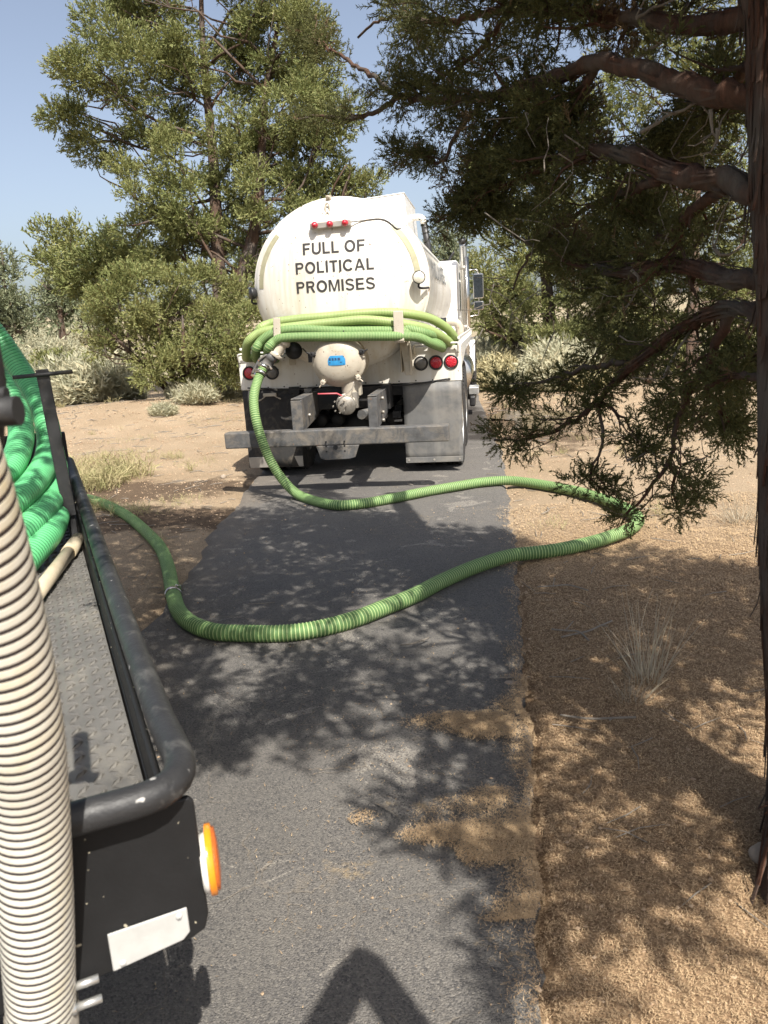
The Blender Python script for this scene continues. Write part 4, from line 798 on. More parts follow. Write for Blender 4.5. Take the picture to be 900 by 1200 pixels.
bg_tree('juniper_tree', 'narrow dark juniper spire poking up behind the rounded juniper', 'tree', at(128, 400, 33)*np.array([1, 1, 0])+np.array([0, 0, .8]), at(127, 262, 33), [(127, 272, 8), (126, 288, 12), (129, 303, 15), (127, 322, 18), (130, 345, 22)], 33, M['leaf_dark'], .15, sub=.4, dens=30, size=.4)
bg_tree('pine_tree', 'pale pine with layered boughs far behind the rounded juniper', 'tree', at(73, 395, 42)*np.array([1, 1, 0])+np.array([0, 0, 1.2]), at(72, 300, 42), [(73, 303, 9), (62, 318, 14), (85, 316, 14), (74, 330, 16), (52, 335, 12), (92, 337, 14), (60, 352, 20), (88, 355, 20), (70, 372, 22), (45, 368, 14), (100, 375, 15)], 42, M['leaf_pine'], .22, sub=.5, dens=22, size=.5)
bg_tree('pine_tree', 'grey green pine cut by the left edge of the view', 'tree', at(10, 402, 38)*np.array([1, 1, 0])+np.array([0, 0, 1.0]), at(2, 295, 38), [(0, 310, 14), (-12, 300, 16), (10, 325, 14), (-5, 340, 24), (16, 350, 16), (24, 362, 14), (-20, 365, 30), (8, 375, 22), (28, 382, 12), (-40, 345, 26)], 38, M['leaf_pine'], .22, sub=.5, dens=26, size=.45)
RB = [(560, 240, 16), (575, 285, 22), (565, 330, 22), (600, 250, 28), (610, 300, 32), (600, 350, 30), (575, 365, 18), (640, 240, 30), (650, 290, 34), (645, 345, 30), (690, 250, 34), (690, 310, 36), (685, 360, 28), (560, 200, 10), (585, 215, 16), (730, 280, 36), (730, 340, 32), (562, 375, 14), (620, 375, 16), (655, 380, 16), (640, 190, 30), (690, 190, 34), (740, 210, 36), (600, 390, 17), (640, 393, 20), (680, 393, 24), (720, 388, 28), (578, 385, 10)]
bg_tree('juniper_tree', 'dense green juniper right of the truck mirror beyond the sage', 'tree', gnd(640, 430)*np.array([1, 1, 0])+np.array([.2, 0, .2]), at(640, 170, 22), RB, 22.5, M['leaf_bush'], .25, sub=.38, dens=54, size=.23)
RB2 = [(770, 240, 42), (830, 230, 46), (890, 240, 46), (800, 310, 44), (860, 320, 46), (770, 370, 36), (830, 385, 40), (890, 390, 42), (790, 420, 26), (850, 430, 28), (940, 330, 50), (800, 170, 44), (870, 160, 46), (940, 210, 50), (730, 150, 40), (760, 90, 44), (830, 90, 46), (900, 90, 46), (700, 100, 34), (790, 30, 40), (860, 20, 40)]
bg_tree('juniper_tree', 'large juniper half hidden behind the near trunk on the right', 'tree', gnd(830, 470)*np.array([1, 1, 0])+np.array([.3, 1.5, .0]), at(830, 30, 17), RB2, 17, M['leaf_bush'], .13, sub=.36, dens=34, size=.21)
bg_tree('juniper_tree', 'small pale juniper top showing just behind the truck exhaust stack', 'tree', at(524, 380, 34)*np.array([1, 1, 0])+np.array([0, 0, .9]), at(524, 268, 34), [(524, 272, 9), (515, 288, 14), (533, 288, 13), (522, 306, 18), (540, 312, 14), (506, 310, 14), (524, 335, 22)], 34, M['leaf_pine'], .18, sub=.42, dens=30, size=.36)
for ((gu, gv), bl, ds, lab) in (((650, 448), [(625, 400, 15), (650, 392, 20), (680, 398, 20), (660, 418, 18), (635, 418, 13), (690, 420, 16)], 20.5, 'low green juniper bush in the gap between the sage and the hanging branches'),
                          ((760, 452), [(730, 400, 22), (765, 390, 26), (800, 400, 24), (745, 425, 20), (790, 428, 22)], 18.5, 'low green juniper bush behind the hanging branches, left of the near trunk'),
                          ((588, 415), [(572, 380, 9), (585, 372, 12), (600, 380, 12), (592, 394, 11), (612, 392, 11)], 30, 'small round juniper beyond the sage, just right of the truck mirror')):
    b0 = gnd(gu, gv) if ds < 25 else at(588, 405, 30)*np.array([1, 1, 0]); bg_tree('juniper_bush', lab, 'bush', b0*np.array([1, 1, 0])+np.array([0, 0, float(gz(b0[0], b0[1]))]), at(bl[1][0], bl[1][1], ds), bl, ds, M['leaf_bush'], .08, sub=.3, dens=50, size=.2)
# far woods beyond the sage: single trees made from three patterns, one copy each
def far_trees():
    protos = []
    for k in range(3):
        c = at(450, 380, 60); h = 2.2; bl = []
        for _ in range(9): bl.append((450+NR.uniform(-26, 26), 380-NR.uniform(0, 40), NR.uniform(10, 17)))
        o = bg_tree('juniper_tree', '', '', at(450, 384, 60)*np.array([1, 1, 0])+np.array([0, 0, .2]), at(450, 340, 60), bl, 60, [M['leaf_dark'], M['leaf_pine'], M['leaf_big']][k], .2, sub=.75, dens=20, size=.6); protos.append(o)
    spots = [(-70, 88), (-58, 95), (-48, 84), (-36, 92), (-27, 78), (-19, 90), (-10, 80), (-2, 95), (8, 84), (14, 74), (20, 66), (27, 60), (33, 70), (40, 62), (-43, 110), (-24, 112), (-5, 115), (16, 108), (34, 96), (48, 80), (58, 92), (-85, 100)]
    spots = [q for q in spots if -60 < project(np.array([*q, 2.]))[0] < 180 or 440 < project(np.array([*q, 2.]))[0] < 900]
    for i, (x, y) in enumerate(spots):
        o = protos[i] if i < 3 else copy_tree(protos[i % 3]); o.location = (x, y, float(gz(x, y))-.3); s = .8+.5*R.random(); o.scale = (s, s, s*.95); o.rotation_euler = (0, 0, R.random()*6.28)
        tag(o, 'small far juniper in the line of trees along the horizon', 'tree', 'far junipers along the horizon')
far_trees()

# ------------------------------------------------------------------ sagebrush, shrubs, grass
def sage_proto(name, mat, r, h, n, dens=1.0):
    t = empty(name, (0, 0, 0), '', '')
    a = NR.random(n)*6.283; q = NR.random(n)**.6; x, y = r*.8*q*np.cos(a), r*.8*q*np.sin(a); hh = h*np.sqrt(np.clip(1-q**2*.75, .05, 1))*(.35+.65*NR.random(n))
    p = np.stack([x, y, hh*NR.uniform(.12, .78, n)], 1); d = np.stack([x*.9/r, y*.9/r, .75+.4*NR.random(n)], 1)+.28*NR.normal(size=(n, 3))
    scatter('foliage', p, d, h*(.22+.30*NR.random(n)), SPS, mat, t)
    b = MB()
    for _ in range(16): a = R.random()*6.28; q = r*R.uniform(.2, .75); limb(b, (0, 0, -.05), (q*math.cos(a), q*math.sin(a), h*R.uniform(.45, .8)), .018*h+.006, .004, .25, 5)
    b.build('stem', M['twig'], t, fix=False); return t
def place(o, x, y, s, label, cat, group=None, sink=.03, sz=1):
    o.location = (x, y, float(gz(x, y))-sink); o.scale = (s, s, s*sz); o.rotation_euler = (0, 0, R.random()*6.28); tag(o, label, cat, group); return o
s1 = sage_proto('sagebrush', M['sage'], .95, 1.15, 1900); s2 = sage_proto('sagebrush', M['sage_y'], .8, .8, 1200); s3 = sage_proto('sagebrush', M['sage'], .5, .55, 800)
def cp(o): return copy_tree(o)
g = gnd(122, 480); place(s1, g[0], g[1], 1.0, 'large grey green sagebrush at the edge of the bare dirt, beside the olive bush', 'bush')
g = gnd(194, 497); place(s3, g[0], g[1], .55, 'small lone sagebrush with bare grey twigs on the left dirt mound', 'bush')
g = gnd(232, 487); place(cp(s3), g[0], g[1], .95, 'loose green sagebrush below the bush, nearer the middle of the mound', 'bush')
g = gnd(259, 476); place(cp(s3), g[0], g[1], 1.0, 'grey sagebrush close to the left rear corner of the truck', 'bush')
for (u, v, k_, lab) in ((212, 482, .62, 'small grey sagebrush between the lone sagebrush and the loose green one'), (246, 481, .7, 'short grey sagebrush at the rim of the mound, near the truck'), (160, 478, .6, 'low grey sagebrush right of the large sagebrush'), (281, 473, .8, 'grey sagebrush half hidden beside the truck bumper')):
    g = gnd(u, v); place(cp(s3), g[0], g[1], k_, lab, 'bush', sz=1.3)
g = gnd(85, 462); place(s2, g[0], g[1], .9, 'straw coloured low shrub left of the large grey sagebrush', 'bush')
k = 0
for _ in range(400):
    y = 20+58*R.random()**1.3; x = R.uniform(-.62*y, -.33*y)+R.uniform(-1, 1)
    if k >= 95: break
    uu = float(project(np.array([x, y, 1.0]))[0])
    if not -12 < uu < 172: continue
    src = R.choice((s1, s1, s2, s3)); place(cp(src), x, y, R.uniform(.75, 1.35), {s1: 'rounded grey sagebrush', s2: 'straw coloured low sagebrush', s3: 'small grey sagebrush'}[src]+' on the open slope at the far left', 'bush', 'sagebrush on the left slope'); k += 1
for i in range(56):
    y = 16.5+32*R.random()**1.2; u = R.uniform(562, 730); q = ray(u, 420); x = q[0]/q[1]*y
    if x < e_right(np.array(y))+.5: x = float(e_right(np.array(y)))+R.uniform(.6, 2.2)
    src = R.choice((s1, s2, s2, s3)); place(cp(src), x, y, R.uniform(.6, .95), {s1: 'rounded grey sagebrush', s2: 'straw coloured low sagebrush', s3: 'small grey sagebrush'}[src]+' in the open patch right of the truck', 'bush', 'sagebrush right of the truck')
def bushlet(u, v, h, mat, label, n=420):
    g = gnd(u, v); t = empty('shrub', (g[0], g[1], float(gz(g[0], g[1]))), label, 'bush'); P, D = [], []
    for _ in range(9): p, d = tuft(np.array([R.uniform(-.3, .3)*h, R.uniform(-.3, .3)*h, R.uniform(.35, .8)*h]), .22*h, n//9, .5); P.append(p); D.append(d)
    P = np.vstack(P); scatter('foliage', P, np.vstack(D), .16*h+.1*h*NR.random(len(P)), SPM, mat, t); b = MB()
    for _ in range(6): limb(b, (0, 0, -.02), (R.uniform(-.3, .3)*h, R.uniform(-.3, .3)*h, .7*h), .014, .004, .2, 5)
    b.build('stem', M['bark_far'], t, fix=False)
bushlet(228, 478, 1.0, M['leaf_bush'], 'young yellow green juniper sprouting at the foot of the olive bush')
bushlet(70, 470, 1.3, M['leaf_bush'], 'dark green shrub behind the black stake and bright hose coil')
def grass_tuft(name, label, x, y, n, r, h, mat, lean=.5, cat='grass tuft', par=None):
    a = NR.random(n)*6.283; q = NR.random(n)**.7*r; p = np.stack([q*np.cos(a), q*np.sin(a), np.zeros(n)], 1); d = np.stack([np.cos(a)*lean*NR.random(n), np.sin(a)*lean*NR.random(n), np.ones(n)*.8], 1)+.12*NR.normal(size=(n, 3)); d[:, 2] = np.abs(d[:, 2])
    PV = []
    for _ in range(3):
        b = NR.normal(size=2)*.22; V, F = [], []
        for i in range(5): t = i/4; w = .0065*(1-.8*t); V += [(b[0]*t*t-w, b[1]*t*t, t), (b[0]*t*t+w, b[1]*t*t, t)]
        for i in range(4): F += [(2*i, 2*i+1, 2*i+3), (2*i, 2*i+3, 2*i+2)]
        PV.append((np.array(V), np.array(F)))
    o = scatter(name, p, d, h*(.4+.6*NR.random(n)), PV, mat); o.location = (x, y, float(gz(x, y))-.01); tag(o, label, cat); return o
g = gnd(757, 800); grass_tuft('dead_grass_clump', 'tall grey dead grass clump in the shade right of the asphalt', g[0], g[1], 85, .065, .43, M['grass_grey'], .55)
g = gnd(740, 822); grass_tuft('dead_grass_clump', 'short pale dead grass clump catching sun beside the taller grey clump', g[0], g[1], 90, .06, .2, M['grass_grey'], 1.2)
g = gnd(868, 612); grass_tuft('dead_grass_clump', 'low dark twiggy clump on the sunlit dirt beside the near trunk', g[0], g[1], 140, .12, .3, M['grass_grey'], 1.0)
g = gnd(195, 495); grass_tuft('dry_grass_stems', 'pale dry stems rising beside the small lone sagebrush', g[0]+.15, g[1]-.1, 60, .12, .5, M['grass_grey'], .7)
def ground_grass():
    P, D, Sc = [], [], []
    for (u, v, n, r, h) in ((110, 575, 260, .30, .22), (130, 565, 220, .35, .18), (150, 560, 160, .3, .2), (118, 545, 180, .5, .12), (140, 540, 140, .5, .1), (185, 540, 50, .15, .08), (205, 540, 70, .12, .09), (120, 598, 90, .15, .12), (155, 605, 120, .2, .1), (100, 560, 240, .5, .2), (230, 545, 60, .3, .07), (150, 520, 80, .5, .07), (215, 590, 60, .25, .08), (250, 500, 60, .5, .08), (75, 470, 200, .8, .25), (60, 445, 200, 1.2, .3), (240, 482, 120, .6, .12), (280, 482, 80, .4, .1)):
        g = gnd(u, v); a = NR.random(n)*6.283; q = NR.random(n)**.5*r; x, y = g[0]+q*np.cos(a), g[1]+q*np.sin(a); P.append(np.stack([x, y, gz(x, y)], 1)); D.append(np.stack([NR.normal(size=n)*.4, NR.normal(size=n)*.4, np.ones(n)], 1)); Sc.append(h*(.5+.7*NR.random(n)))
    for _ in range(150):
        x0, y0 = R.uniform(-9, 4.5), R.uniform(5, 19)
        if max(x0-float(e_right(np.array(y0))), float(e_left(np.array(y0)))-x0) < .25: continue
        n = R.randrange(5, 26); a = NR.random(n)*6.283; q = NR.random(n)*R.uniform(.04, .2); x, y = x0+q*np.cos(a), y0+q*np.sin(a); P.append(np.stack([x, y, gz(x, y)], 1)); D.append(np.stack([NR.normal(size=n)*.6, NR.normal(size=n)*.6, np.ones(n)], 1)); Sc.append(R.uniform(.04, .14)*(.5+.7*NR.random(n)))
    tag(scatter('dry_grass', np.vstack(P), np.vstack(D), np.concatenate(Sc), SPB, M['grass']), 'yellow green dry grass growing along the left verge', 'grass', kind='stuff')
ground_grass()

# ------------------------------------------------------------------ litter, gravel, stones
def litter():
    def near_cam(n, x0, x1, y0, y1, f):
        x = NR.uniform(x0, x1, n); y = y0+(y1-y0)*NR.random(n)**1.5; k = f(x, y); ok = NR.random(n) < k; return x[ok], y[ok]
    def dens(x, y):
        d = x-e_right(y); k = smooth(-.14, .05, d+.10*(vnoise(x*5, y*5, 7)-.5))*(.35+.65*smooth(4.4, 2.6, np.hypot(x-1.6, y-2)+.8*(vnoise(x*1.5, y*1.5)-.5)))
        # drifts blown over the asphalt edge
        for (cx, cy, rx, ry) in ((.34, 2.88, .30, .12), (.20, 2.32, .24, .13), (.40, 2.12, .16, .10)):
            q = .8*(((x-cx)/rx)**2+((y-cy)/ry)**2)+2.2*(vnoise(x*5.5, y*7, 3)-.45); k = np.maximum(k, .95*smooth(1.3, .45, q))
        return np.maximum(k, .004*(y < 7))
    x, y = near_cam(520000, -1.2, 3.6, 1.1, 6.6, dens); x2, y2 = near_cam(260000, -.45, .9, 1.8, 3.3, lambda x, y: dens(x, y)*(x < e_right(y))); x = np.concatenate([x, x2]); y = np.concatenate([y, y2]); n = len(x); k_ = dens(x, y)
    on = x < e_right(y)-.005; z = np.where(on, .0235+.004*(k_ > .5), gz(x, y)+.004)+.008*NR.random(n)
    a = NR.random(n)*6.283; el = NR.normal(size=n)*.30; L = .006+.013*NR.random(n)**2+.002*np.maximum(0, y-2); w = .0007+.0006*NR.random(n)+.0004*np.maximum(0, y-1.8); d = np.stack([np.cos(a)*np.cos(el), np.sin(a)*np.cos(el), np.sin(el)], 1); s = np.stack([-np.sin(a), np.cos(a), 0*a], 1); p = np.stack([x, y, z], 1)
    V = np.stack([p-d*L[:, None]/2-s*w[:, None], p-d*L[:, None]/2+s*w[:, None], p+d*L[:, None]/2+np.array([0, 0, .002])], 1).reshape(-1, 3); F = np.arange(3*n).reshape(-1, 3)
    tag(np_mesh('needle_litter', V, F, M['needle']), 'brown litter of fallen needles covering the ground under the near tree', 'litter', kind='stuff')
    n_ = 260; gx, gy = np.meshgrid(np.linspace(-.45, .95, n_), np.linspace(1.75, 3.35, n_), indexing='ij'); q = 9*np.ones_like(gx)
    for (cx, cy, rx, ry) in ((.34, 2.88, .30, .12), (.20, 2.32, .24, .13), (.40, 2.12, .16, .10)): q = np.minimum(q, ((gx-cx)/rx)**2+((gy-cy)/ry)**2)
    q = q*.8+2.2*(vnoise(gx*5.5, gy*7, 3)-.45)+.8*(vnoise(gx*19, gy*24, 4)-.5); z = .0215+.005*np.sqrt(np.clip(.7-q, 0, 1))+.005*vnoise(gx*60, gy*60, 5)
    i, j = np.meshgrid(np.arange(n_-1), np.arange(n_-1), indexing='ij'); a_ = (i*n_+j).ravel(); qm = np.minimum.reduce([q[:-1, :-1], q[1:, :-1], q[1:, 1:], q[:-1, 1:]]).ravel(); a_ = a_[(qm+1.1*NR.random(len(qm)) < .52) & (gx[:-1, :-1].ravel() < e_right(gy[:-1, :-1].ravel())+.02)]
    tag(np_mesh('needle_drift', np.stack([gx, gy, z], -1).reshape(-1, 3), np.stack([a_, a_+n_, a_+n_+1, a_+1], 1), bpy.data.materials['sandy soil'], smooth=True), 'thin drift of brown needles lying over the right side of the asphalt', 'litter', kind='stuff')
    b = MB()
    for _ in range(1300):
        y = 1.6+17*R.random()**1.2; x = R.uniform(-8, 4.6); d = max(x-float(e_right(np.array(y))), float(e_left(np.array(y)))-x)
        if d < 0 and R.random() > .12: continue
        z = (.024 if d < 0 else float(gz(x, y))+.006); a = R.random()*6.28; L = R.uniform(.02, .09)*(1+.07*y); c, s_ = math.cos(a)*L, math.sin(a)*L; k = R.uniform(-.25, .25)
        b.tube([(x-c, y-s_, z), (x+k*s_, y-k*c, z+.006), (x+c, y+s_, z+R.uniform(0, .012))], [.0022*(1+.12*y), .002*(1+.12*y), .001*(1+.12*y)], 4, cap=False)
    tag(b.build('twig_litter', M['twig'], None, fix=False), 'small dead twigs strewn over the bare soil', 'twigs', kind='stuff')
    # gravel
    n = 60000; x = NR.uniform(-7, 5, n); y = 1.2+15*NR.random(n)**1.4; d = np.maximum(x-e_right(y), e_left(y)-x); ok = (d > -.02) | ((NR.random(n) < .03) & (y < 9)); x, y, d = x[ok], y[ok], d[ok]; n = len(x)
    r = (.002+.006*NR.random(n)**3)*(1+.09*y); z = np.where(d < 0, .016, gz(x, y)); oc = np.array([(1, 0, 0), (-1, 0, 0), (0, 1, 0), (0, -1, 0), (0, 0, .8), (0, 0, -.8)], float); of = np.array([(0, 2, 4), (2, 1, 4), (1, 3, 4), (3, 0, 4), (2, 0, 5), (1, 2, 5), (3, 1, 5), (0, 3, 5)])
    V = np.stack([x, y, z], 1)[:, None]+oc[None]*r[:, None, None]*(.6+.8*NR.random((n, 6, 1))); F = (of[None]+(np.arange(n)*6)[:, None, None]).reshape(-1, 3)
    tag(np_mesh('gravel', V.reshape(-1, 3), F, M['pebble']), 'loose gravel strewn over the sandy soil', 'gravel', kind='stuff')
    def stone(u, v, r, label, sq=(1, .8, .6)):
        g = gnd(u, v); bm = bmesh.new(); bmesh.ops.create_icosphere(bm, subdivisions=3, radius=r)
        for w in bm.verts:
            c = w.co; k = 1+.35*(float(vnoise(c.x/r*1.3+u, c.y/r*1.3+c.z/r, 2))-.5)+.12*(float(vnoise(c.x/r*4, c.z/r*4+c.y/r, 3))-.5); w.co = Vector((c.x*k*sq[0], c.y*k*sq[1], c.z*k*sq[2]))
        me = bpy.data.meshes.new('stone'); bm.to_mesh(me); bm.free(); me.materials.append(M['stone']); 
        for p in me.polygons: p.use_smooth = True
        o = bpy.data.objects.new('stone', me); C.objects.link(o); o.location = (g[0], g[1], max(0, float(gz(g[0], g[1])))+r*.25); o.rotation_euler = (0, 0, u); tag(o, label, 'stone')
    stone(896, 1005, .05, 'rounded brown stone at the foot of the near trunk, right edge'); stone(262, 561, .035, 'small stone on the dirt beside the truck shadow', (1, .9, .8)); stone(177, 533, .05, 'pale stone among the dry grass on the left verge'); stone(600, 803, .035, 'small pale stone at the edge of the asphalt in the dapples', (1, .7, .4))
    # sticks on the ground
    for (u, v, L, a, lab) in ((690, 745, .35, .4, 'thin bent dead stick on the shaded litter right of the hose'), (670, 750, .22, 2.2, 'short forked dead stick beside the bent one'), (700, 850, .3, -.3, 'dark stick lying near the sunlit patch of litter'), (640, 603, .22, 1.0, 'short pale stick on the sunlit dirt by the hose bend'), (487, 760, .16, .2, 'small twig lying on the asphalt in dappled light'), (660, 695, .3, 2.7, 'weathered stick on the shaded ground near the asphalt edge')):
        g = gnd(u, v); z = max(.02, float(gz(g[0], g[1])))+.012; b = MB(); c, s = math.cos(a), math.sin(a); P = [(-L/2*c, -L/2*s, 0), (-.1*L*c+.03*s, -.1*L*s-.03*c, .012), (.2*L*c, .2*L*s, .008), (L/2*c-.03*s, L/2*s+.03*c, .004)]; b.tube(spline(P, .02), .005, 6); b.tube([P[2], (P[2][0]+.08*s, P[2][1]-.08*c+.04, .02)], .003, 5); o = b.build('dead_stick', M['twig']); o.location = (g[0], g[1], z); tag(o, lab, 'stick')
    g = gnd(622, 492); b = MB(); V = []
    k = 28; pts = [(.62*(1+.35*math.sin(3*q+1)+.2*math.sin(5*q))*math.cos(q), 1.2*(1+.2*math.sin(2*q)+.15*math.sin(7*q))*math.sin(q), 0) for q in np.linspace(0, 2*math.pi, k, endpoint=False)]
    b.add(pts+[(0, 0, 0)], [(i, (i+1) % k, k) for i in range(k)]); mw = pm('muddy water', (.16, .115, .075), .08, 0, .2, 4); o = b.build('puddle', mw); o.location = (g[0], g[1], float(np.max(gz(g[0]+np.array([p[0]*.6 for p in pts]), g[1]+np.array([p[1]*.6 for p in pts]))))+.004); tag(o, kind='structure')
    g = gnd(612, 432); p = MB().box((0, 0, .55), (.04, .05, 1.2), rot=(0, rad(3), 0)).box((0, 0, 1.0), (.06, .02, .03)).build('fence_post', M['chassis'], None, .004); p.location = (g[0], g[1], float(gz(g[0], g[1]))); tag(p, 'thin dark steel fence post standing in the pale sagebrush', 'post')
litter()

# ------------------------------------------------------------------ near juniper on the right
def near_tree():
    base = gnd(972, 1050); base[2] = -.03
    t = empty('juniper_tree', base, 'shaggy barked juniper at the right edge, its limbs hanging over the driveway', 'tree'); rel = lambda p: np.array(p)-base
    tr = [base+np.array([0, 0, -.05]), base+np.array([-.005, .01, .06]), at(962, 940, 2.36), at(950, 760, 2.30), at(945, 600, 2.27), at(945, 450, 2.24), at(941, 300, 2.22), at(932, 150, 2.25), at(924, 0, 2.3), at(880, -160, 2.4), at(850, -400, 2.6), at(840, -800, 2.9)]
    P = spline([rel(p) for p in tr], .02); n = len(P); hgt = P[:, 2]; rr = np.interp(hgt, [0, .15, .5, 1.6, 2.6, 4, 6.5], [.19, .145, .125, .120, .118, .09, .03])
    # fibrous trunk: deep irregular ridges
    T = np.gradient(P, axis=0); T /= np.linalg.norm(T, axis=1)[:, None]; U = frames(T); Vv = np.cross(T, U); k = 64; an = np.linspace(0, 2*math.pi, k, endpoint=False); A, Hh = np.meshgrid(an, np.arange(n)*.02, indexing='xy')
    tw = A+Hh*.35; rid = vnoise(np.cos(tw)*4.5+9, np.sin(tw)*4.5+Hh*.6, 1)*.5+vnoise(np.cos(tw)*10+4, np.sin(tw)*10+Hh*1.6, 2)*.35+vnoise(np.cos(tw)*22+4, np.sin(tw)*22+Hh*3, 3)*.2
    rad_ = rr[:, None]*(.78+.42*rid); ring = P[:, None]+rad_[..., None]*(np.cos(A)[..., None]*U[:, None]+np.sin(A)[..., None]*Vv[:, None])
    i, j = np.meshgrid(np.arange(n-1), np.arange(k), indexing='ij'); f = np.stack([i*k+j, i*k+(j+1) % k, (i+1)*k+(j+1) % k, (i+1)*k+j], -1).reshape(-1, 4)
    trunk = np_mesh('trunk', ring.reshape(-1, 3), f, M['bark'], t, smooth=True)
    # peeling strips of bark
    b = MB()
    for _ in range(1500):
        q = R.randrange(2, n-30); L = R.uniform(.05, .34); m_ = max(4, int(L/.02)); m_ = min(m_, n-q-2); a0 = R.random()*6.283; w = R.uniform(.0025, .010); vs = []; lift = R.choice((.004, .006, .010, .014, .04))*R.random()
        for s in range(0, m_+1, 2):
            e = s/m_; r = rr[q+s]*(1.0)+lift*(1-e)**2+.006; a = a0+e*.12; dw = w/rr[q+s]*(.35+.65*math.sin(math.pi*min(1, e+.15)))
            for z in (-dw, dw): vs.append(P[q+s]+r*(math.cos(a+z)*U[q+s]+math.sin(a+z)*Vv[q+s]))
        c = len(vs)//2; b.add(vs, [(2*x, 2*x+1, 2*x+3, 2*x+2) for x in range(c-1)])
    o = b.build('bark_strip', M['bark'], trunk, fix=False); so = o.modifiers.new('thick', 'SOLIDIFY'); so.thickness = .003
    tag(o, kind='stuff')
    BR = [  # polyline (u, v, depth), root radius, foliage start, foliage reach, tufts
        ([(905, 238, 2.25), (850, 213, 2.42), (790, 203, 2.6), (725, 178, 2.9), (660, 185, 3.3), (600, 215, 3.7), (545, 240, 4.1)], .040, .42, .30, 34),
        ([(895, 120, 2.3), (845, 112, 2.4), (780, 92, 2.6), (700, 72, 2.9), (640, 95, 3.3), (570, 113, 3.7), (475, 114, 4.3), (435, 88, 4.5), (395, 62, 4.8), (365, 45, 5.0)], .037, .36, .22, 30),
        ([(475, 114, 4.3), (450, 124, 4.45), (420, 140, 4.6), (380, 136, 4.85), (350, 140, 5.0)], .016, .1, .14, 8),
        ([(890, 20, 2.35), (800, 30, 2.7), (700, 15, 3.1), (600, 10, 3.6), (520, 25, 4.1), (450, 22, 4.6), (420, 45, 4.8)], .034, .15, .30, 40),
        ([(640, 95, 3.3), (590, 140, 3.7), (565, 175, 3.95), (548, 215, 4.1), (535, 245, 4.2), (512, 262, 4.3)], .018, .25, .17, 17),
        ([(570, 113, 3.7), (540, 150, 3.95), (520, 190, 4.1), (500, 185, 4.25), (472, 178, 4.4)], .013, .2, .17, 12),
        ([(600, 10, 3.6), (560, 60, 3.8), (520, 90, 4.1), (480, 100, 4.3)], .014, .1, .2, 14),
        ([(920, 330, 2.3), (850, 325, 2.55), (790, 310, 2.9), (720, 320, 3.3), (650, 300, 3.8), (600, 275, 4.2)], .034, .22, .34, 46),
        ([(925, 390, 2.3), (860, 360, 2.55), (800, 385, 2.9), (745, 425, 3.2), (700, 470, 3.5), (650, 505, 3.75), (600, 516, 4.0), (580, 517, 4.1)], .026, .2, .18, 30),
        ([(745, 425, 3.2), (690, 430, 3.5), (640, 445, 3.75), (603, 455, 3.95)], .014, .25, .16, 15),
        ([(860, 360, 2.55), (830, 420, 2.8), (800, 480, 3.1), (785, 540, 3.3), (805, 565, 3.4), (822, 580, 3.45)], .018, .15, .13, 18),
        ([(785, 540, 3.3), (760, 575, 3.4), (738, 600, 3.5), (730, 615, 3.55)], .008, .2, .085, 6),
        ([(785, 540, 3.3), (790, 575, 3.4), (795, 600, 3.45)], .007, .4, .08, 5),
        ([(700, 470, 3.5), (705, 520, 3.55), (690, 560, 3.6), (710, 575, 3.65)], .007, .55, .08, 6),
        ([(700, 470, 3.5), (730, 490, 3.4), (750, 520, 3.4)], .007, .3, .10, 6),
        ([(925, 450, 2.3), (870, 440, 2.55), (830, 455, 2.8), (850, 490, 2.9)], .016, .25, .16, 14),
        ([(850, 213, 2.42), (800, 260, 2.8), (750, 300, 3.2), (730, 370, 3.5), (720, 420, 3.7)], .022, .15, .32, 44),
        ([(895, 60, 2.3), (860, 100, 2.7), (820, 150, 3.2), (800, 200, 3.6), (760, 250, 4.0)], .02, .1, .32, 36),
        ([(790, 203, 2.6), (720, 230, 3.2), (660, 260, 3.7), (620, 300, 4.1), (600, 340, 4.3)], .018, .1, .28, 34),
        ([(890, -30, 2.4), (780, -40, 2.9), (680, -30, 3.4), (580, -50, 4.0), (480, -40, 4.6)], .034, .1, .30, 40),
        ([(700, 72, 2.9), (680, 120, 3.2), (650, 150, 3.5), (620, 160, 3.7), (590, 170, 3.9)], .016, .1, .22, 26),
        ([(925, 400, 2.3), (890, 420, 2.9), (860, 450, 3.4), (820, 490, 3.8), (790, 470, 4.1)], .016, .2, .22, 24),
    ]
    pos, dirs, scl = [], [], []
    for pl, r0, f0, reach, nt_ in BR:
        S_ = spline([rel(at(*q)) for q in pl], .04); m = len(S_); tt = np.linspace(0, 1, m); S_ = S_+NR.normal(size=(m, 3))*.006
        b = MB(); big = r0 > .025; rb = r0*(1-.88*tt**.8)+.003
        if big: rb = rb*(1+.14*np.array([R.uniform(-1, 1) for _ in range(m)]))
        b.tube(S_, rb, 12 if big else 7)
        if big:
            for _ in range(150):
                q = R.randrange(1, max(2, int(m*.5))); T_ = S_[min(q+3, m-1)]-S_[q]; T_ /= np.linalg.norm(T_); d = np.cross(T_, NR.normal(size=3)); d /= np.linalg.norm(d); s_ = np.cross(T_, d); w = R.uniform(.002, .007); p0 = S_[q]+d*rb[q]*.97; p1 = S_[min(q+R.choice((2, 3, 5)), m-1)]+d*(rb[q]+R.uniform(.002, .022)); b.add([p0-s_*w, p0+s_*w, p1+s_*w*.6, p1-s_*w*.6], [(0, 1, 2, 3)])
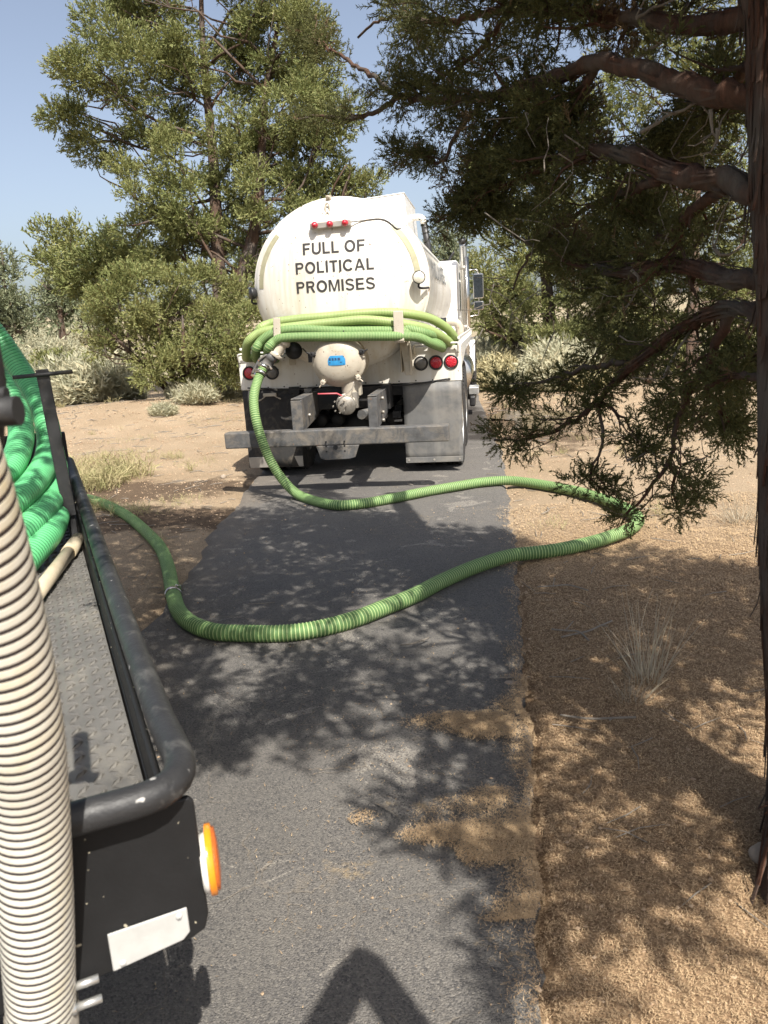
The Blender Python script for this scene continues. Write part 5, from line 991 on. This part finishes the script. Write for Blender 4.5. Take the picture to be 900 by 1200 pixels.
        for _ in range(int(nt_*(1.2 if pl[-1][1] < 300 else .85))):
            f = f0+(1.02-f0)*R.random(); i0 = min(m-2, int(f*(m-1))); p0 = S_[i0]; d = NR.normal(size=3); d[2] = d[2]*.7-.1; d /= np.linalg.norm(d); ln = reach*(.25+.85*R.random())*(1.15-.5*f); c = p0+d*ln+(S_[min(i0+3, m-1)]-S_[i0])*1.5
            uu, vv, _d = project(c+base)
            if (404 < uu < 512 and vv > 128 and not (abs(vv-178) < 22 and uu > 452)) or (390 < uu < 434 and vv < 95 and R.random() < .85) or (uu < 320 and R.random() < .6):
                if not (uu < 404 and vv < 170): continue
            if (384 < uu < 442 and vv < 100) or vv > 606 or (uu > 832 and vv > 535) or (600 < uu < 845 and 200 < vv < 440 and R.random() < .42): continue
            if (528 < uu < 640 and 262 < vv < 440) or (uu < 700 and 385 < vv < 432) or (uu < 560 and vv > 275): continue
            Q = limb(b, p0, c, max(.0035, rb[i0]*.35), .002, .25, 5)
            for e, fr in ((1.0, 1.0), (.6, .6)):
                pc = Q[-1] if e == 1 else Q[2]; rs = .075*(.6+.7*R.random())*(1 if reach > .2 else .75); p, q = tuft(pc, rs, int(46*fr*(rs/.075)**1.5), .15, .85); pos.append(p); dirs.append(q+.6*d); scl.append(.066*(.55+.8*NR.random(len(p))))
        b.build('branch', M['bark'], t, fix=False)
    pos, dirs, scl = np.vstack(pos), np.vstack(dirs), np.concatenate(scl); dead = (vnoise(pos[:, 0]*5+9, pos[:, 1]*5+pos[:, 2]*5) > .80) | (NR.random(len(pos)) < .03)
    scatter('crown', pos[~dead], dirs[~dead], scl[~dead], SPN, M['leaf_near'], t); scatter('dead_foliage', pos[dead], dirs[dead], scl[dead], SPN, M['leaf_dead'], t)
    # dead pale twigs
    b = MB()
    for pl in ([(735, 78, 2.8), (770, 52, 2.75), (800, 28, 2.7), (830, 5, 2.65)], [(752, 155, 2.7), (800, 128, 2.6), (860, 108, 2.45)], [(745, 20, 2.8), (770, 8, 2.8), (800, -4, 2.75)], [(832, 130, 2.4), (836, 155, 2.42), (842, 165, 2.42)], [(842, 150, 2.4), (838, 168, 2.42), (833, 178, 2.42)], [(836, 290, 2.5), (850, 300, 2.5), (865, 292, 2.5)], [(740, 315, 3), (750, 330, 3), (744, 345, 3)], [(780, 440, 3), (800, 400, 2.9), (840, 350, 2.8)], [(560, 70, 3.8), (600, 28, 3.7), (640, 5, 3.6)], [(735, 540, 3.4), (765, 530, 3.4), (770, 560, 3.4)], [(800, 545, 3.3), (830, 535, 3.2)]):
        S_ = spline([rel(at(*q)) for q in pl], .03); b.tube(S_+NR.normal(size=S_.shape)*.002, np.linspace(.007, .0025, len(S_)), 6)
        for _ in range(3): i = R.randrange(len(S_)); limb(b, S_[i], S_[i]+NR.normal(size=3)*.07, .003, .0012, .3, 4)
    for _ in range(70):
        u, v = R.uniform(560, 870), R.uniform(20, 460); p = rel(at(u, v, R.uniform(2.7, 3.9))); limb(b, p, p+NR.normal(size=3)*.10+np.array([0, 0, -.05]), .003, .001, .35, 5)
    tag(b.build('dead_twig', M['twig'], t, fix=False), kind='stuff')
    # upper crown, mostly above the picture: it casts the dappled shade
    def shade(x, y):
        far = np.interp(x, [-3.2, -2.4, -1.48, -.23, .75, 1.47, 2.4, 3.2], [7.9, 7.6, 7.2, 6.8, 5.95, 5.35, 4.95, 4.7])
        k = smooth(0, .35, far-y)*smooth(-3.3, -2.6, x)
        lo = np.interp(x, [-3, -1.4, -.9, -.2, .05, .3, .5], [2.9, 2.6, 2.35, 2.4, 2.0, 1.2, 1.0]); k = k*smooth(-.02, .40, y-lo)
        q = .95*np.ones_like(x); q = np.where(y < 3.6, .84, q); nz = vnoise(x*1.5+3, y*1.3, 12); q = np.where((y < 4.6) & ((nz > .62) | (vnoise(x*2.6+1, y*2.1+4, 21) > .56)) & ((x < .5) | (y < 3.0)), q*.16, np.minimum(1, q*1.1)); q = np.where((y >= 4.6) & (nz > .74), q*.6, q); q = np.where((x > .5) & (y < 2.9), q*.8, q); q = np.where((x > .5) & (y < 2.1), q*.62, q)
        q = np.where((x > .10) & (x < .47) & (y < 3.3), .97, q); return k*q
    g = .185; xs, ys = np.meshgrid(np.arange(-3.3, 3.3, g), np.arange(1.0, 8, g)); xs = (xs+NR.uniform(-.5, .5, xs.shape)*g).ravel(); ys = (ys+NR.uniform(-.5, .5, ys.shape)*g).ravel(); keep = NR.random(len(xs)) < shade(xs, ys); xs, ys = xs[keep], ys[keep]
    pos, dirs, scl, cs = [], [], [], []; bx, by = base[0], base[1]
    for x, y in zip(xs, ys):
        best = None
        for _ in range(24):
            z = R.uniform(2.4, 3.7 if (x > .35 and y < 3.2) else 5.7); p = np.array([x-SHX*z, y-SHY*z, z]); u, v, dep = project(p)
            hid = dep < .3 or v < -240 or u > 1080; sh = LI(p+(z-.95)*np.array([SHX, SHY, 0])); hid = hid and not (-.75 < sh[0] < .12 and -.5 < sh[1] < 2.1)
            dd = math.hypot(p[0]-bx, p[1]-by)
            if hid and dd < 3.7 and dd > .25: best = p if best is None or R.random() < .5 else best
        if best is None: continue
        cs.append(best); rs = R.uniform(.13, .20); p, q = tuft(best-base, rs, 46, .3, .75); pos.append(p); dirs.append(q); scl.append(.13*(.6+.7*NR.random(len(p))))
    scatter('upper_crown', np.vstack(pos), np.vstack(dirs), np.concatenate(scl), SPM, M['leaf_near'], t)
    b = MB(); cs = np.array(cs); hubs = []
    for k_ in range(14):
        c = cs[R.randrange(len(cs))]; zt = min(max(3.5, c[2]-.9), 6.2); i = int(np.argmin(np.abs(hgt-zt))); Q = limb(b, P[i], c-base, .035, .012, .15, 8); hubs += [q for q in Q[3:]]
    hubs = np.array(hubs)
    for c in cs: i = np.argmin(np.linalg.norm(hubs-(c-base), axis=1)); limb(b, hubs[i], c-base, .007, .003, .15, 4)
    b.build('upper_limb', M['bark'], t, fix=False)
    print('upper tufts', len(cs), 'of', len(xs))
near_tree()
tot = sum(len(o.data.polygons) for o in bpy.data.objects if o.type == 'MESH'); print('faces', tot)
